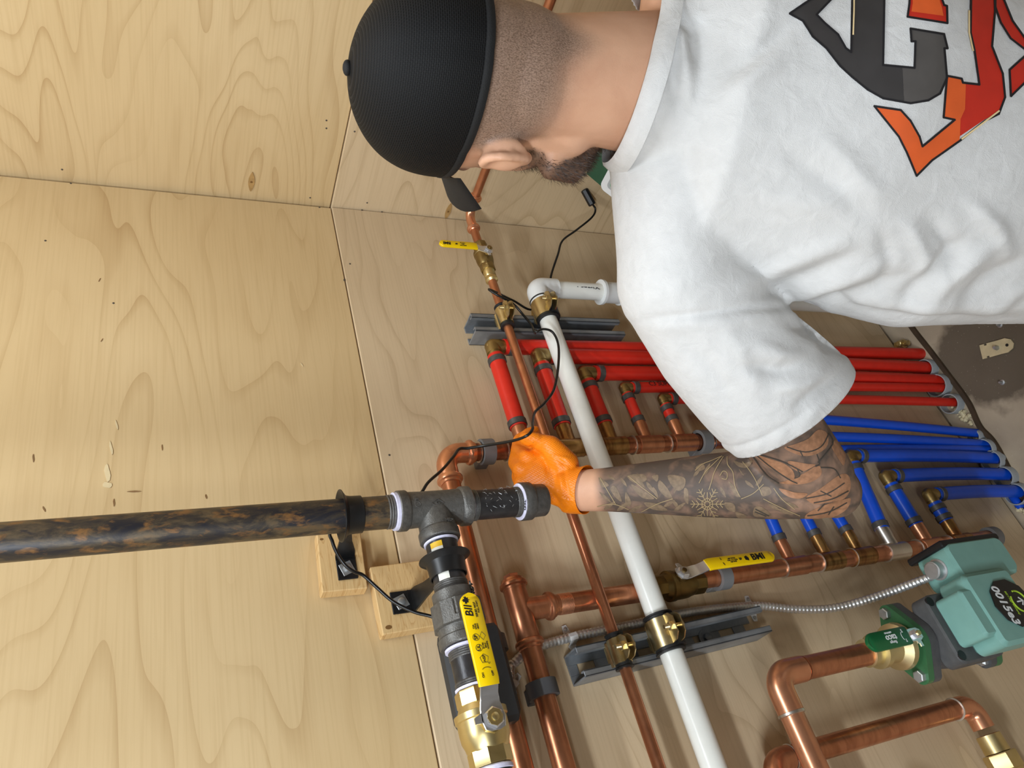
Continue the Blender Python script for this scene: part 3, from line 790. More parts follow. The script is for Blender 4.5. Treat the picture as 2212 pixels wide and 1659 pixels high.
# ================================================================ strut clamps
def clamp(label, c, r, w, front_gap=.010, nut='zinc_gold', out_screw=False):
    "two pressed straps hooked in the strut, cushion and cross bolt; the pipe runs along x"
    c = V(c); t = thing('pipe_clamp', c, label, 'pipe clamp', 'gold coloured strut clamps')
    # cushion
    b = MB(); n = 28
    for s in (-1, 1):
        b.lathe(c+X*s*w*1.0, X*s, [(-w*.9, r+.0003), (-w*.9, r+.0034), (.004, r+.0034), (.005, r+.005), (.007, r+.005), (.0075, r+.0003)], n, caps=False)
    b.build('cushion', 'rubber', t)
    wall_y = -.041
    for s in (1, -1):
        R_ = r+.0042
        pts = [V((0, wall_y+.005-c.y, s*(R_*.45+.004))), V((0, wall_y-c.y-.0005, s*(R_*.45+.004)))]
        for i in range(9):
            a = math.pi*.18+(math.pi*.74)*i/8
            pts.append(V((0, math.cos(a)*R_, s*math.sin(a)*R_)))
        ez = s*front_gap*.5
        e0 = -R_*1.02
        pts.append(V((0, e0-.004, ez))); pts.append(V((0, e0-.012, ez))); pts.append(V((0, e0-.020, ez)))
        rings = []; m_ = len(pts)
        for i, q in enumerate(pts):
            tq = (pts[min(i+1, m_-1)]-pts[max(i-1, 0)]).normalized(); nn = X.cross(tq)*.0009
            hw = w*(.62 if i == 0 else 1.0)
            if i == m_-1: hw = w*.55
            if i == m_-2: hw = w*.92
            rings.append([c+q+X*hw+nn, c+q-X*hw+nn, c+q-X*hw-nn, c+q+X*hw-nn])
        MB().loft(rings).build('strap', 'zinc_gold', t, 40)
    e = c+V((0, -(r+.0042)*1.02-.012, 0))
    b = MB(); b.lathe(e+Z*front_gap*.5, Z, [(-front_gap, .0030), (.014, .0030)], 12)
    for i in range(6): b.lathe(e+Z*(front_gap*.5+.006+i*.0013), Z, [(0, .0030), (.0006, .0034), (.0012, .0030)], 12)
    sc = b.build('screw', 'zinc_gold', t)
    MB().lathe(e+Z*(front_gap*.5+.0008), Z, [(0, .0062), (.005, .0062), (.0055, .005)], 6).build('nut', 'zinc_gold', sc, 20)
    MB().lathe(e-Z*(front_gap*.5+.0008), -Z, [(0, .0060), (.003, .0058), (.0045, .004)], 14).build('screw_head', 'zinc_gold', sc)
    return t
clamp('gold clamp holding the thin copper pipe to the left strut', (.2265, YC, ZC), RS, .0165)
def pclamp(label, c, r, w):
    t = clamp(label, c, r, w, .012)
    # black moulded half below the strap
    c = V(c)
    b = MB(); n = 14; A, B = [], []
    for i in range(n+1):
        a = -math.pi*.05-math.pi*.95*i/n+math.pi*.0
        A.append(c+Y*math.cos(a)*(r+.0004)+Z*math.sin(a)*(r+.0004)); B.append(c+Y*math.cos(a)*(r+.0075)+Z*math.sin(a)*(r+.0075))
    rings = [[A[i]-X*w*1.12, B[i]-X*w*1.12, B[i]+X*w*1.12, A[i]+X*w*1.12] for i in range(n+1)]
    b.loft(rings).build('moulded_half', 'rubber', t)
    return t
def pz(x): return P0.z+(x-P0.x)*dP.z/dP.x
pclamp('gold clamp holding the white pipe to the left strut', (.2375, YP, pz(.2375)), RP, .0195)
clamp('gold clamp holding the thin copper pipe to the strut near the corner', (.8325, YC, ZC), RS, .0175)
pclamp('gold clamp holding the white pipe to the strut near the corner', (.848, YP, pz(.848)), RP, .0185)

# ================================================================ armoured cable and its straps
path = [V((.13, -.012, 1.30)), V((.195, -.010, 1.250)), at(1102, 1449, .012), at(1113, 1430, .012), at(1140, 1408, .010), at(1171, 1394, .010), at(1232, 1377, .010), at(1298, 1363, .012), at(1368, 1349, .012), at(1470, 1326, .012), at(1560, 1314, .012),
        at(1641, 1309, .012), at(1719, 1316, .024), at(1799, 1314, .046), at(1878, 1294, .078), at(1957, 1266, .115), at(2018, 1242, .150), V((.2335, -.160, .562))]
sp = spline(path, 12)
dense = [sp[0]]; acc = 0
for a_, b_ in zip(sp[:-1], sp[1:]):
    n_ = max(1, int((b_-a_).length/.0011))
    dense += [a_.lerp(b_, (i+1)/n_) for i in range(n_)]
rs_ = []; acc = 0
for i, q in enumerate(dense):
    acc += (q-dense[i-1]).length if i else 0
    rs_.append(.0061+.0010*(1-abs(math.sin(math.pi*acc/.0062))**3)-.0002)
cb = thing('armoured_cable', (.25, -.01, .6), 'ribbed silver metal clad cable curving down the wall to the pump', 'cable')
MB().tube(dense, rs_, 12).build('armour', 'conduit_steel', cb, 60)
def cstrap(label, c, ang_, L=.021):
    c = V(c); t = thing('cable_strap', c, label, 'cable strap', 'white cable straps')
    ex = V((math.cos(ang_), 0, math.sin(ang_))); ey = Y.cross(ex)
    pts = [(-L, .001), (-.0085, .001), (-.0075, .006), (-.005, .0145), (0, .0165), (.005, .0145), (.0075, .006), (.0085, .001), (L, .001)]
    rings = []
    for i, (a, h) in enumerate(pts):
        hw = .0062*(.55 if i in (0, len(pts)-1) else 1)
        q = c+ex*a; rings.append([q+ey*hw-Y*h, q-ey*hw-Y*h, q-ey*hw-Y*(h+.0013), q+ey*hw-Y*(h+.0013)])
    MB().loft(rings).build('band', 'device_white', t, 40)
    for s in (-1, 1): MB().lathe(c+ex*s*L*.72-Y*.002, -Y, [(0, .0031), (.0014, .003), (.002, .0018)], 12).build('screw', 'galvanised', t)
cstrap('white cable strap by the press tee', (.268, 0, 1.134), .12)
cstrap('white cable strap behind the yellow gas lever', (.222, 0, 1.240), 2.2)
cstrap('white cable strap at the lower end of the left strut', (.268, 0, .800), -.1)

# ================================================================ pump with its pipe and valve
PX_, PY_, PZ_ = .1500, -.100, .5570
RQ = .0160
pp = thing('pump_pipe', (.1480, PY_, .70), 'copper pipe with rounded elbow leading down to the pump', 'pipe')
b = MB(); elbow(b, (.1475, PY_, .9005), -X, -Z, .024, RQ+.0017, 10, .026, 28); b.build('elbow', 'copper', pp)
MB().lathe((.09, PY_, .9005), -X, [(-.02, RQ), (1.0, RQ)], 28).build('level_pipe', 'copper', pp)
MB().lathe((.1475, PY_, .865), -Z, [(0, RQ), (.148, RQ)], 28).build('down_pipe', 'copper_dull', pp)
solder((.0965, PY_, .9005), X, RQ+.001, pp, .005)
MB().lathe((.1475, PY_, .8485), -Z, [(0, RQ+.0006), (.0016, RQ+.0010), (.002, RQ)], 28).build('dark_joint', 'copper_dark', pp)
fv = thing('flange_valve', (PX_, PY_, .62), 'brass pump valve with green flange and dark green lever', 'valve')
b = MB(); b.lathe((.1487, PY_, .722), -Z, [(0, RQ), (.0005, RQ+.004), (.010, RQ+.004), (.011, RQ+.0025), (.020, RQ+.0025), (.021, RQ+.0095), (.030, RQ+.0095), (.034, RQ+.0045), (.055, RQ+.0065), (.062, .0335), (.0705, .0345), (.0715, .030)], 32)
fvb = b.build('valve_body', 'brass_pale', fv)
def flange_poly(L, r, e, n=10):
    P = []
    for k, (cx, rr) in enumerate(((L, e), (0, r), (-L, e), (0, r))):
        base = {0: -math.pi/2*.55, 1: math.pi/2*.75, 2: math.pi-math.pi/2*.55, 3: math.pi*1.5-math.pi/4*.5}[k]
        span = {0: math.pi*.55, 1: math.pi*.25, 2: math.pi*.55, 3: math.pi*.25}[k]
        for i in range(n+1):
            a = base+span*i/n; P.append((cx+rr*math.cos(a), rr*math.sin(a)))
    return P
FP = flange_poly(.048, .0365, .0125)
MB().prism(FP, (PX_, PY_, .627), X, Y, .0125).build('flange', 'green_flange', fv, 30)
for s in (-1, 1):
    MB().lathe((PX_+s*.048, PY_, .6395), Z, [(0, .0088), (.007, .0088), (.0078, .0072), (.008, .005)], 6).build('bolt_head', 'galvanised', fv, 20)
# green lever
pv_ = V((.1525, -.139, .653))
st = V((0, -1, .0)); hd = Z
lv = handle_plate([(-.012, 0, .006), (-.006, 0, .0095), (.006, 0, .0095), (.016, .001, .0085), (.022, .003, .0085), (.036, .004, .0085)], 0, hd, st, st.cross(hd), pv_, .0011)
lv.prism([(-.004, .008), (-.004, .018), (.001, .018), (.001, .013), (.004, .013), (.004, .008)], pv_-st*.001, hd, st.cross(hd), .002)
lv.lathe(pv_+V((0, .020, 0)), st, [(0, .0095), (.019, .009)], 10)
lv.build('lever', 'chrome', fv)
nt = MB().lathe(pv_+st*.001, st, [(0, .0072), (.004, .0072), (.005, .006)], 6).build('nut', 'chrome', fv, 20)
MB().lathe(pv_+st*.001, st, [(0, .004), (.0075, .0038)], 8).build('stem_end', 'brass', nt)
gp = [(.020, .003, .0125), (.024, .0045, .0132), (.092, .0045, .0132)]+[(.092+.013*math.sin(i/5*math.pi/2), .0045, max(.0015, .0132*math.cos(i/5*math.pi/2))) for i in range(1, 6)]
gg = handle_plate(gp, 0, hd, st, st.cross(hd), pv_, .0030).build('grip', 'green_grip', fv, 50)
tp = pv_+st*.0078
text('taco', .0125, tp+Z*.058+X*.001, Z, -X, 'ink_white', gg, .02); text('flange', .006, tp+Z*.058-X*.0055, Z, -X, 'ink_white', gg, .01); text('600WOG', .0035, tp+Z*.060+X*.0085, Z, -X, 'ink_white', gg)
text('OFF', .003, tp+Z*.032+X*.007, X, Z, 'ink_white', gg); text('ON', .003, tp+Z*.032-X*.007, X, Z, 'ink_white', gg)
MB().tube([tp+Z*(.034+.003*math.cos(a))+X*.006*math.sin(a) for a in np.linspace(-1.2, 1.2, 9)], .0003, 5).build('printed_mark', 'ink_white', gg)

pm = thing('circulation_pump', (PX_, PY_, PZ_-.1), 'grey and teal circulation pump with black round label, fed by the metal clad cable', 'pump')
b = MB()
b.prism(FP, (PX_, PY_, .6105), X, Y, .016)
b.prism(FP, (PX_, PY_, .4800), X, Y, .014)
b.lathe((PX_, PY_, .478), Z, [(0, .020), (.15, .020)], 24)
b.lathe((PX_, -.060, PZ_), -Y, [(0, .030), (.004, .040), (.030, .047), (.062, .050), (.066, .048)], 32)
for s in (-1, 1):
    for zz in (.598, .505): b.cbox((PX_+s*.025, PY_, zz), (.003, .012, .016), b=.001)
b.build('volute', 'volute_grey', pm)
b = MB()
def rbox(b, c, hx, hz, y0, y1, r, n=5, ch=.004):
    def outline(k):
        P = []
        for sx, sz, a0 in ((1, 1, 0), (-1, 1, math.pi/2), (-1, -1, math.pi), (1, -1, math.pi*1.5)):
            for i in range(n+1):
                a = a0+math.pi/2*i/n
                P.append((sx*(hx-r)+(r-k)*math.cos(a), sz*(hz-r)+(r-k)*math.sin(a)))
        return P
    L = [(y0, ch), (y0-ch, 0), (y1+ch, 0), (y1, ch)]
    b.loft([[V((c[0]+x, yy, c[1]+z)) for x, z in outline(k)] for yy, k in L])
rbox(b, (PX_-.001, PZ_-.001), .0525, .0525, -.118, -.150, .014, ch=.003)
b.build('motor_plate', 'volute_grey', pm)
for sx, sz in ((1, 1), (-1, 1), (-1, -1), (1, -1)):
    MB().lathe((PX_+sx*.041, -.150, PZ_+sz*.0425), -Y, [(-.004, .0075), (.0006, .0072)], 14).build('screw_recess', 'black_plastic', pm)
b = MB()
rbox(b, (PX_+.003, PZ_-.012), .036, .050, -.148, -.200, .008, ch=.005)
rbox(b, (PX_+.004, PZ_-.038), .055, .055, -.150, -.203, .012, ch=.006)
b.build('motor_housing', 'teal', pm)
b = MB(); rbox(b, (PX_+.082, PZ_-.072), .032, .070, -.128, -.192, .016, ch=.005); b.build('terminal_box', 'teal', pm)
b = MB(); rbox(b, (PX_+.113, PZ_-.072), .006, .0715, -.118, -.190, .004, ch=.002); b.build('box_lid', 'black_plastic', pm)
b = MB(); b.lathe((.2335, -.160, .5535), Z, [(0, .0165), (.003, .0165), (.0035, .0135), (.016, .0135), (.0165, .0115), (.018, .0115), (.018, .007)], 24); b.build('cable_connector', 'galvanised', pm)
# label
LC = V((PX_+.004, -.2042, PZ_-.052))
lab = MB().prism([(.037*math.cos(TAU*(i+.5)/10)*1.0, .043*math.sin(TAU*(i+.5)/10)) for i in range(10)], LC, X, Z, .0016).build('label_plate', 'label_black', pm, 0)
lo = LC-Y*.0019
text('0015e3', .0200, lo+Z*.022, -X, -Z, 'ink_white', lab, .025, .22)
text('ECM High Efficiency', .0045, lo+Z*.004, -X, -Z, 'ink_lime', lab, .01, .2)
MB().tube([lo+X*.016*math.cos(a)-Z*(.014+.016*math.sin(a)) for a in np.linspace(-.2, 2.2, 12)], .0014, 6).build('ring_mark', 'ink_lime', lab)
MB().tube([lo+X*.016*math.cos(a)-Z*(.014+.016*math.sin(a)) for a in np.linspace(2.9, 5.3, 12)], .0014, 6).build('ring_mark', 'ink_lime', lab)
text('\u2191', .020, lo-Z*.014, -X, -Z, 'ink_white', lab, .01)
for s in (-1, 1):
    MB().lathe((PX_+s*.048, PY_, .494), Z, [(0, .0085), (.007, .0085), (.010, .005), (.016, .0048)], 6).build('bolt_nut', 'galvanised', pm, 20)
    MB().lathe((PX_+s*.048, PY_, .6105), -Z, [(0, .0085), (.006, .0082)], 6).build('bolt_nut', 'galvanised', pm, 20)
MB().prism(FP, (PX_, PY_, .466), X, Y, .0135).build('lower_flange', 'green_flange', pm, 30)
MB().lathe((PX_, PY_, .466), -Z, [(0, RQ+.004), (.03, RQ+.003), (.032, RQ), (.30, RQ)], 24).build('lower_pipe', 'copper_dull', pm)

# second copper pipe low on the left
cp = thing('copper_drop_pipe', (.053, -.042, .50), 'copper pipe left of the pump ending in a brass fitting', 'pipe')
b = MB(); b.lathe((.0525, -.042, .535), Z, [(0, RC+.0006), (.355, RC+.0006)], 28); b.build('pipe', 'copper_dull', cp)
b = MB(); elbow(b, (.0525, -.042, .502), Z, -X, .022, RC+.002, 10, .014, 28); b.build('elbow', 'copper', cp)
b = MB(); elbow(b, (.0525, -.042, .918), -Z, -X, .020, RC+.002, 10, .012, 28); b.build('elbow', 'copper_dull', cp)
solder((.0525, -.042, .540), Z, RC+.0015, cp, .003); solder((.006, -.042, .502), X, RC+.0015, cp, .004); solder((.0525, -.042, .884), Z, RC+.0015, cp, .002)
MB().lathe((.02, -.042, .918), -X, [(0, RC), (.8, RC)], 28).build('header_pipe', 'copper_dull', cp)
b = MB(); b.lathe((.008, -.042, .502), -X, [(0, RC+.001), (.001, RC+.004), (.026, RC+.005), (.027, RC+.002)], 28); b.lathe((-.019, -.042, .502), -X, [(0, .0235), (.002, .025), (.022, .025), (.024, .022), (.034, .020)], 6)
b.build('brass_fitting', 'brass', cp)
MB().lathe((-.052, -.042, .502), -X, [(0, RC), (.5, RC)], 24).build('tail_pipe', 'copper_dull', cp)

# ================================================================ thin black cord with ferrite bead
cpts = [(1222, 352, .13), (1232, 375, .12), (1262, 410, .11), (1276, 436, .10), (1286, 452, .09), (1278, 470, .08), (1245, 497, .065), (1215, 520, .05), (1205, 550, .045), (1190, 597, .022), (1186, 640, .014), (1150, 669, .016), (1110, 650, .030), (1075, 633, .062), (1056, 625, .074),
        (1072, 636, .078), (1108, 656, .070), (1130, 680, .062), (1148, 702, .066), (1156, 717, .088), (1174, 711, .092), (1194, 718, .088), (1206, 745, .09), (1206, 790, .1), (1197, 840, .11), (1177, 870, .12), (1156, 890, .13),
        (1150, 912, .15), (1150, 927, .162), (1138, 941, .165), (1108, 952, .14), (1050, 962, .1), (1012, 968, .085), (992, 970, .085), (979, 987, .095), (955, 1015, .105), (925, 1042, .108), (905, 1070, .105), (850, 1120, .10), (770, 1135, .10), (716, 1148, .10),
        (718, 1170, .10), (728, 1195, .095), (745, 1220, .09), (765, 1235, .085), (785, 1243, .08), (815, 1270, .075), (850, 1300, .07), (895, 1322, .068), (940, 1335, .07), (980, 1365, .070)]
cd = thing('black_cable', at(1190, 597, .03), 'thin black power cord with a ferrite bead looping over the pipes', 'cord')
MB().tube(spline([at(*q) for q in cpts], 8), .0022, 8).build('cord', 'cord_black', cd, 60)
A_, B_ = at(1262, 410, .11), at(1280, 443, .095); dd = (B_-A_).normalized()
MB().lathe(A_, dd, [(0, .003), (0, .0072), (.002, .0086), ((B_-A_).length-.002, .0086), ((B_-A_).length, .0072), ((B_-A_).length, .003)], 8, rot=.4).build('ferrite_bead', 'black_plastic', cd, 20)
q = at(1156, 716, .083)
MB().tube([q+V((.004*math.cos(a), -.004*math.sin(a), .001*math.sin(3*a))) for a in np.linspace(0, TAU, 12)[:-1]]+[], .0012, 6, loop=True).build('wire_tie', 'cord_black', cd)

# ================================================================ green and white controller on wall_right
dv = thing('wall_controller', (1.16, -.24, .68), 'green wall controller with white sloping front panel and dark screen', 'controller')
DY0, DY1 = -.151, -.335
MB().loft([[V((x, y, z)) for x, z in ((1.16, .850), (1.124, .828), (1.004, .738), (1.004, .715), (1.16, .690))] for y in (DY0, DY1)]).build('housing', 'device_green', dv, 0)
sl = V((1.004-1.124, 0, .738-.828)).normalized(); nr = V((sl.z, 0, -sl.x)).normalized()
if nr.z < 0: nr = -nr
pc = V((1.064, (DY0+DY1)/2, .783))+nr*.003
def rrect(hx, hy, r, n=5):
    P = []
    for sx, sy, a0 in ((1, 1, 0), (-1, 1, math.pi/2), (-1, -1, math.pi), (1, -1, math.pi*1.5)):
        for i in range(n+1):
            a = a0+math.pi/2*i/n; P.append((sx*(hx-r)+r*math.cos(a), sy*(hy-r)+r*math.sin(a)))
    return P
ey_ = -Y; ex_ = -sl           # up the slope, and along the wall away from the corner
def plate(hx, hy, r, c, d, name, mat, parent=dv):
    return MB().prism(rrect(hx, hy, r), c, ey_, ex_, d if ey_.cross(ex_).dot(nr) > 0 else -d).build(name, mat, parent, 0)
MB().prism(rrect(.092, .075, .010), pc-nr*.003, ey_, ex_, .002 if ey_.cross(ex_).dot(nr) > 0 else -.002).build('shadow_gap', 'black_plastic', dv, 0)
fp_ = plate(.092, .075, .014, pc-nr*.001, .007, 'front_panel', 'device_white')
q = pc+nr*.006
plate(.080, .062, .008, q, .0008, 'inner_panel', 'device_panel', fp_)
plate(.058, .040, .002, q+nr*.0008-ex_*.012+ey_*.004, .0010, 'screen_frame', 'device_white', fp_)
plate(.050, .033, .001, q+nr*.0018-ex_*.012+ey_*.004, .0006, 'screen', 'screen_dark', fp_)
MB().prism([(.0075*math.cos(TAU*i/16), .0075*math.sin(TAU*i/16)) for i in range(16)], q+nr*.0008+ex_*.049-ey_*.068, ey_, ex_, .0006 if ey_.cross(ex_).dot(nr) > 0 else -.0006).build('logo_dot', 'logo_green', fp_, 0)
for k in range(2): text('STATUS CONTROL UNIT'[:17-k], .0085, q+nr*.0009+ex_*(.050-.010*k)+ey_*(.0), ey_, ex_, 'print_grey', fp_)

# ================================================================ floor bits
o = MB(); bp = spline([at(x, y, Z=.004) for x, y in ((1940, 660), (1968, 706), (2010, 760), (2046, 808), (2090, 868), (2116, 922), (2150, 962), (2212, 1078), (2290, 1210))], 8)
o.loft([[p_+V((0, -.0065, -.003)), p_+V((0, .0065, -.003)), p_+V((0, .005, .0025)), p_+V((0, -.005, .0025))] for p_ in bp])  # low dark strip added in place of the open crack in the floor
tag(o.build('crack_strip', 'strip_brown', None, 40), 'dark brown strip standing in for the floor crack by the wall', 'strip')
lp = thing('latch_plate', at(2155, 750, Z=0), 'small pale metal latch plate screwed to the stained floor', 'latch plate')
c_ = at(2153, 752, Z=.003); ex_l = (at(2185, 742, Z=.003)-at(2120, 760, Z=.003)).normalized(); ey_l = Z.cross(ex_l)
MB().prism([(-.034, -.016), (-.024, -.016), (-.024, -.012), (-.018, -.012), (-.018, -.016), (.008, -.0155), (.022, -.016), (.034, -.010), (.038, 0), (.034, .010), (.022, .016), (.008, .0155), (-.018, .016), (-.018, .012), (-.024, .012), (-.024, .016), (-.034, .016)], c_, ex_l, ey_l, .0024).build('plate', 'latch_plate', lp, 0)
MB().lathe(c_+ex_l*.024+Z*.0024, Z, [(0, .0034), (.0003, .0034)], 14).build('hole', 'black_plastic', lp)
MB().lathe(c_+ex_l*.002+Z*.002, Z, [(0, .006), (.003, .006), (.006, .0045), (.010, .004)], 6).build('screw', 'galvanised', lp)
for px, py, n_ in ((2165, 826, 'small steel screw standing in the floor below the latch plate'), (2160, 702, 'small steel screw in the floor at the hem of the white shirt')):
    q = at(px, py, Z=0)
    tag(MB().lathe(q, Z, [(0, .006), (.001, .006), (.0015, .0035), (.009, .0032), (.011, .0018)], 10).build('screw', 'galvanised'), n_, 'screw')
rc = random.Random(11); m = MB(); q = V((.592, -.030, 0))
for i in range(34):
    a = rc.uniform(0, TAU); r_ = abs(rc.gauss(0, .017)); s_ = rc.uniform(.0015, .0062)
    m.ball(q+V((math.cos(a)*r_*1.5+.004, math.sin(a)*r_*.7-.006, s_*.7)), (s_*rc.uniform(.7, 1.4), s_, s_*rc.uniform(.6, 1.2)), 6, 4, V((math.cos(a), math.sin(a), .2)).normalized(), V((-math.sin(a), math.cos(a), 0)), Z)
tag(m.build('mortar_crumbs', 'crumb', None, 0), 'heap of pale mortar crumbs between the red and blue pipes', 'debris', None, 'stuff')
bf = thing('brass_fitting', (.826, -.02, 0), 'small brass fitting lying on the floor at the first red pipe', 'fitting')
p_ = V((.826, -.022, .012)); ax = V((-.5, -.86, .1)).normalized()
MB().lathe(p_-ax*.02, ax, [(0, .006), (0, .0085), (.012, .0085), (.013, .011), (.024, .011), (.025, .007), (.036, .0065), (.037, .004)], 8).build('body', 'brass', bf, 20)
MB().lathe(p_, Z, [(-.012, .007), (.016, .007), (.017, .005)], 8).build('side_port', 'brass', bf, 20)
bs = thing('blue_pipe_stub', at(2160, 1090, Z=.01), 'short blue pipe stub with torn end at the foot of the wall', 'pipe stub')
s0, s1_ = V((.405, -.020, .008)), V((.372, -.022, .010))
MB().tube([s0+V((.02, .006, -.004)), s0, s1_], .0085, 16).build('stub', 'pex_blue', bs)
m = MB()
for i in range(16): m.ball(s1_+V((rc.uniform(-.016, .002), rc.uniform(-.008, .008), rc.uniform(-.006, .008))), (rc.uniform(.002, .005),)*3, 6, 4)
m.build('torn_end', 'crumb', bs, 0)
# ================================================================ the person
def etube(mb, pts, ref, n=28):
    "closed tube of elliptic rings: pts = (centre, r along ref, r across)"
    P = [V(p[0]) for p in pts]; m_ = len(P); rings = []
    for i in range(m_):
        t = (P[min(i+1, m_-1)]-P[max(i-1, 0)]).normalized()
        u = V(ref); u = (u-t*u.dot(t)).normalized(); w = t.cross(u)
        rings.append([P[i]+u*pts[i][1]*math.cos(TAU*j/n)+w*pts[i][2]*math.sin(TAU*j/n) for j in range(n)])
    # rounded ends
    def endcap(i, s):
        t = (P[min(i+1, m_-1)]-P[max(i-1, 0)]).normalized()*s
        u = V(ref); u = (u-t*u.dot(t)).normalized(); w = (t*s).cross(u)
        r = min(pts[i][1], pts[i][2]); out = []
        for k in (.35, .7, .9, .99):
            h = math.sin(k*math.pi/2); q = math.cos(k*math.pi/2)
            out.append([P[i]+t*r*.75*h+u*pts[i][1]*q*math.cos(TAU*j/n)+w*pts[i][2]*q*math.sin(TAU*j/n) for j in range(n)])
        return out
    mb.loft(list(reversed(endcap(0, -1)))+rings+endcap(m_-1, 1))
def capsule(mb, a, b, ra, rb, n=18):
    a, b = V(a), V(b)
    etube(mb, [(a.lerp(b, k), ra+(rb-ra)*k, ra+(rb-ra)*k) for k in (0, .33, .67, 1)], (.31, .52, .79) if abs((b-a).normalized().dot(V((.31, .52, .79)))) < .9 else (1, 0, 0), n)
def remesh(mb, voxel, smooth=4, fac=.5):
    me = mb.mesh('tmp'); o = bpy.data.objects.new('tmp', me); COL.objects.link(o)
    md = o.modifiers.new('r', 'REMESH'); md.mode = 'VOXEL'; md.voxel_size = voxel
    if smooth:
        sm = o.modifiers.new('s', 'SMOOTH'); sm.factor = fac; sm.iterations = smooth
    dg = bpy.context.evaluated_depsgraph_get(); dg.update()
    out = bpy.data.meshes.new_from_object(o.evaluated_get(dg))
    bpy.data.objects.remove(o); bpy.data.meshes.remove(me); return out
def coords(me):
    a = np.empty(len(me.vertices)*3, np.float32); me.vertices.foreach_get('co', a); return a.reshape(-1, 3).astype(np.float64)
def normals(me):
    a = np.empty(len(me.vertices)*3, np.float32); me.vertex_normals.foreach_get('vector', a); return a.reshape(-1, 3).astype(np.float64)
def setco(me, c): me.vertices.foreach_set('co', c.astype(np.float32).ravel()); me.update()
def attr(me, name, vals):
    at_ = me.attributes.new(name, 'FLOAT', 'POINT'); at_.data.foreach_set('value', vals.astype(np.float32))
NPC, NR, ND, NF = (np.array(v) for v in (CAM, RGT, DWN, FWD))
def project(c):
    d = c-NPC; z = d@NF
    return np.stack([1106+FPX*(d@ND)/z, 829.5-FPX*(d@NR)/z], 1), z
def sstep(a, b, x):
    t = np.clip((x-a)/(b-a), 0, 1); return t*t*(3-2*t)

# ---- joints
HC = at(1066, 196, t=.765)
ya, pi_ = math.radians(18), math.radians(4)
HF = V((math.sin(ya)*math.cos(pi_), math.cos(ya)*math.cos(pi_), -math.sin(pi_)))
HL = V((-math.cos(ya), math.sin(ya), 0))
HU = HF.cross(HL)*-1 if HF.cross(HL).z < 0 else HF.cross(HL)
NB = at(1405, 185, t=.815)
TF, TL = V((.70, .714, 0)).normalized(), V((-.714, .70, 0)).normalized()
SL = at(1462, 635, t=.850)
EL = at(1768, 1040, t=.930)
WJ = at(1246, 1060, t=1.030)
SR = NB+(NB-SL)*1.0; SR.z = SL.z-.01
PEL = V((.515, -.700, .60))
CH = NB.lerp(PEL, .38)-TF*.01
WA = NB.lerp(PEL, .72)
def hpt(a, b, c): return HC+HF*a+HL*b+HU*c

def hand(mb, g):
    "left hand gripping the supply manifold, all radii grown by g"
    mcp = [at(1166, 968, t=1.088), at(1138, 988, t=1.084), at(1124, 1014, t=1.076), at(1126, 1045, t=1.062)]
    pip = [at(1140, 958, t=1.128), at(1118, 975, t=1.124), at(1112, 1000, t=1.115), at(1118, 1030, t=1.095)]
    dip = [at(1140, 938, t=1.150), at(1122, 950, t=1.150), at(1117, 972, t=1.142), at(1122, 1005, t=1.122)]
    tip = [at(1158, 930, t=1.158), at(1142, 938, t=1.160), at(1138, 955, t=1.154), at(1140, 985, t=1.136)]
    for k in range(4):
        r = (.0098, .0102, .0096, .0084)[k]+g
        capsule(mb, mcp[k], pip[k], r*1.12, r, 14); capsule(mb, pip[k], dip[k], r, r*.92, 14); capsule(mb, dip[k], tip[k], r*.92, r*.8, 14)
    w = WJ
    for k in range(4): capsule(mb, w.lerp(mcp[k], .15)+(mcp[k]-mcp[1])*.25, mcp[k], .0165+g, .0128+g, 16)
    pc_ = (mcp[0]+mcp[3])/2
    etube(mb, [(w, .027+g, .021+g), (w.lerp(pc_, .45), .036+g, .0195+g), (w.lerp(pc_, .85), .041+g, .0175+g)], (mcp[3]-mcp[0]).normalized(), 22)
    th = [at(1222, 1006, t=1.045), at(1186, 962, t=1.058), at(1156, 951, t=1.068), at(1133, 947, t=1.078)]
    capsule(mb, th[0], th[1], .020+g, .0155+g, 16); capsule(mb, th[1], th[2], .0135+g, .0105+g, 16); capsule(mb, th[2], th[3], .0108+g, .0090+g, 16)

# ---- skin
B = MB()
B.ball(hpt(-.004, 0, .032), (.074, .095, .098), 36, 22, HL, HF, HU)          # skull
B.ball(hpt(-.030, 0, -.010), (.066, .064, .075), 28, 16, HL, HF, HU)          # back of head
B.ball(hpt(.030, 0, -.030), (.062, .058, .070), 28, 16, HL, HF, HU)           # face
etube(B, [(hpt(.018, .050, -.060), .016, .034), (hpt(.042, .042, -.104), .015, .028), (hpt(.066, .014, -.132), .016, .020), (hpt(.066, -.014, -.132), .016, .020), (hpt(.042, -.042, -.104), .015, .028), (hpt(.018, -.050, -.060), .016, .034)], HU, 16)
B.ball(hpt(.036, 0, -.092), (.050, .044, .054), 24, 14, HL, HF, HU)
B.ball(hpt(.006, 0, -.072), (.0645, .050, .056), 24, 14, HL, HF, HU)
capsule(B, hpt(.090, 0, .014), hpt(.112, 0, -.022), .007, .013, 14)           # nose
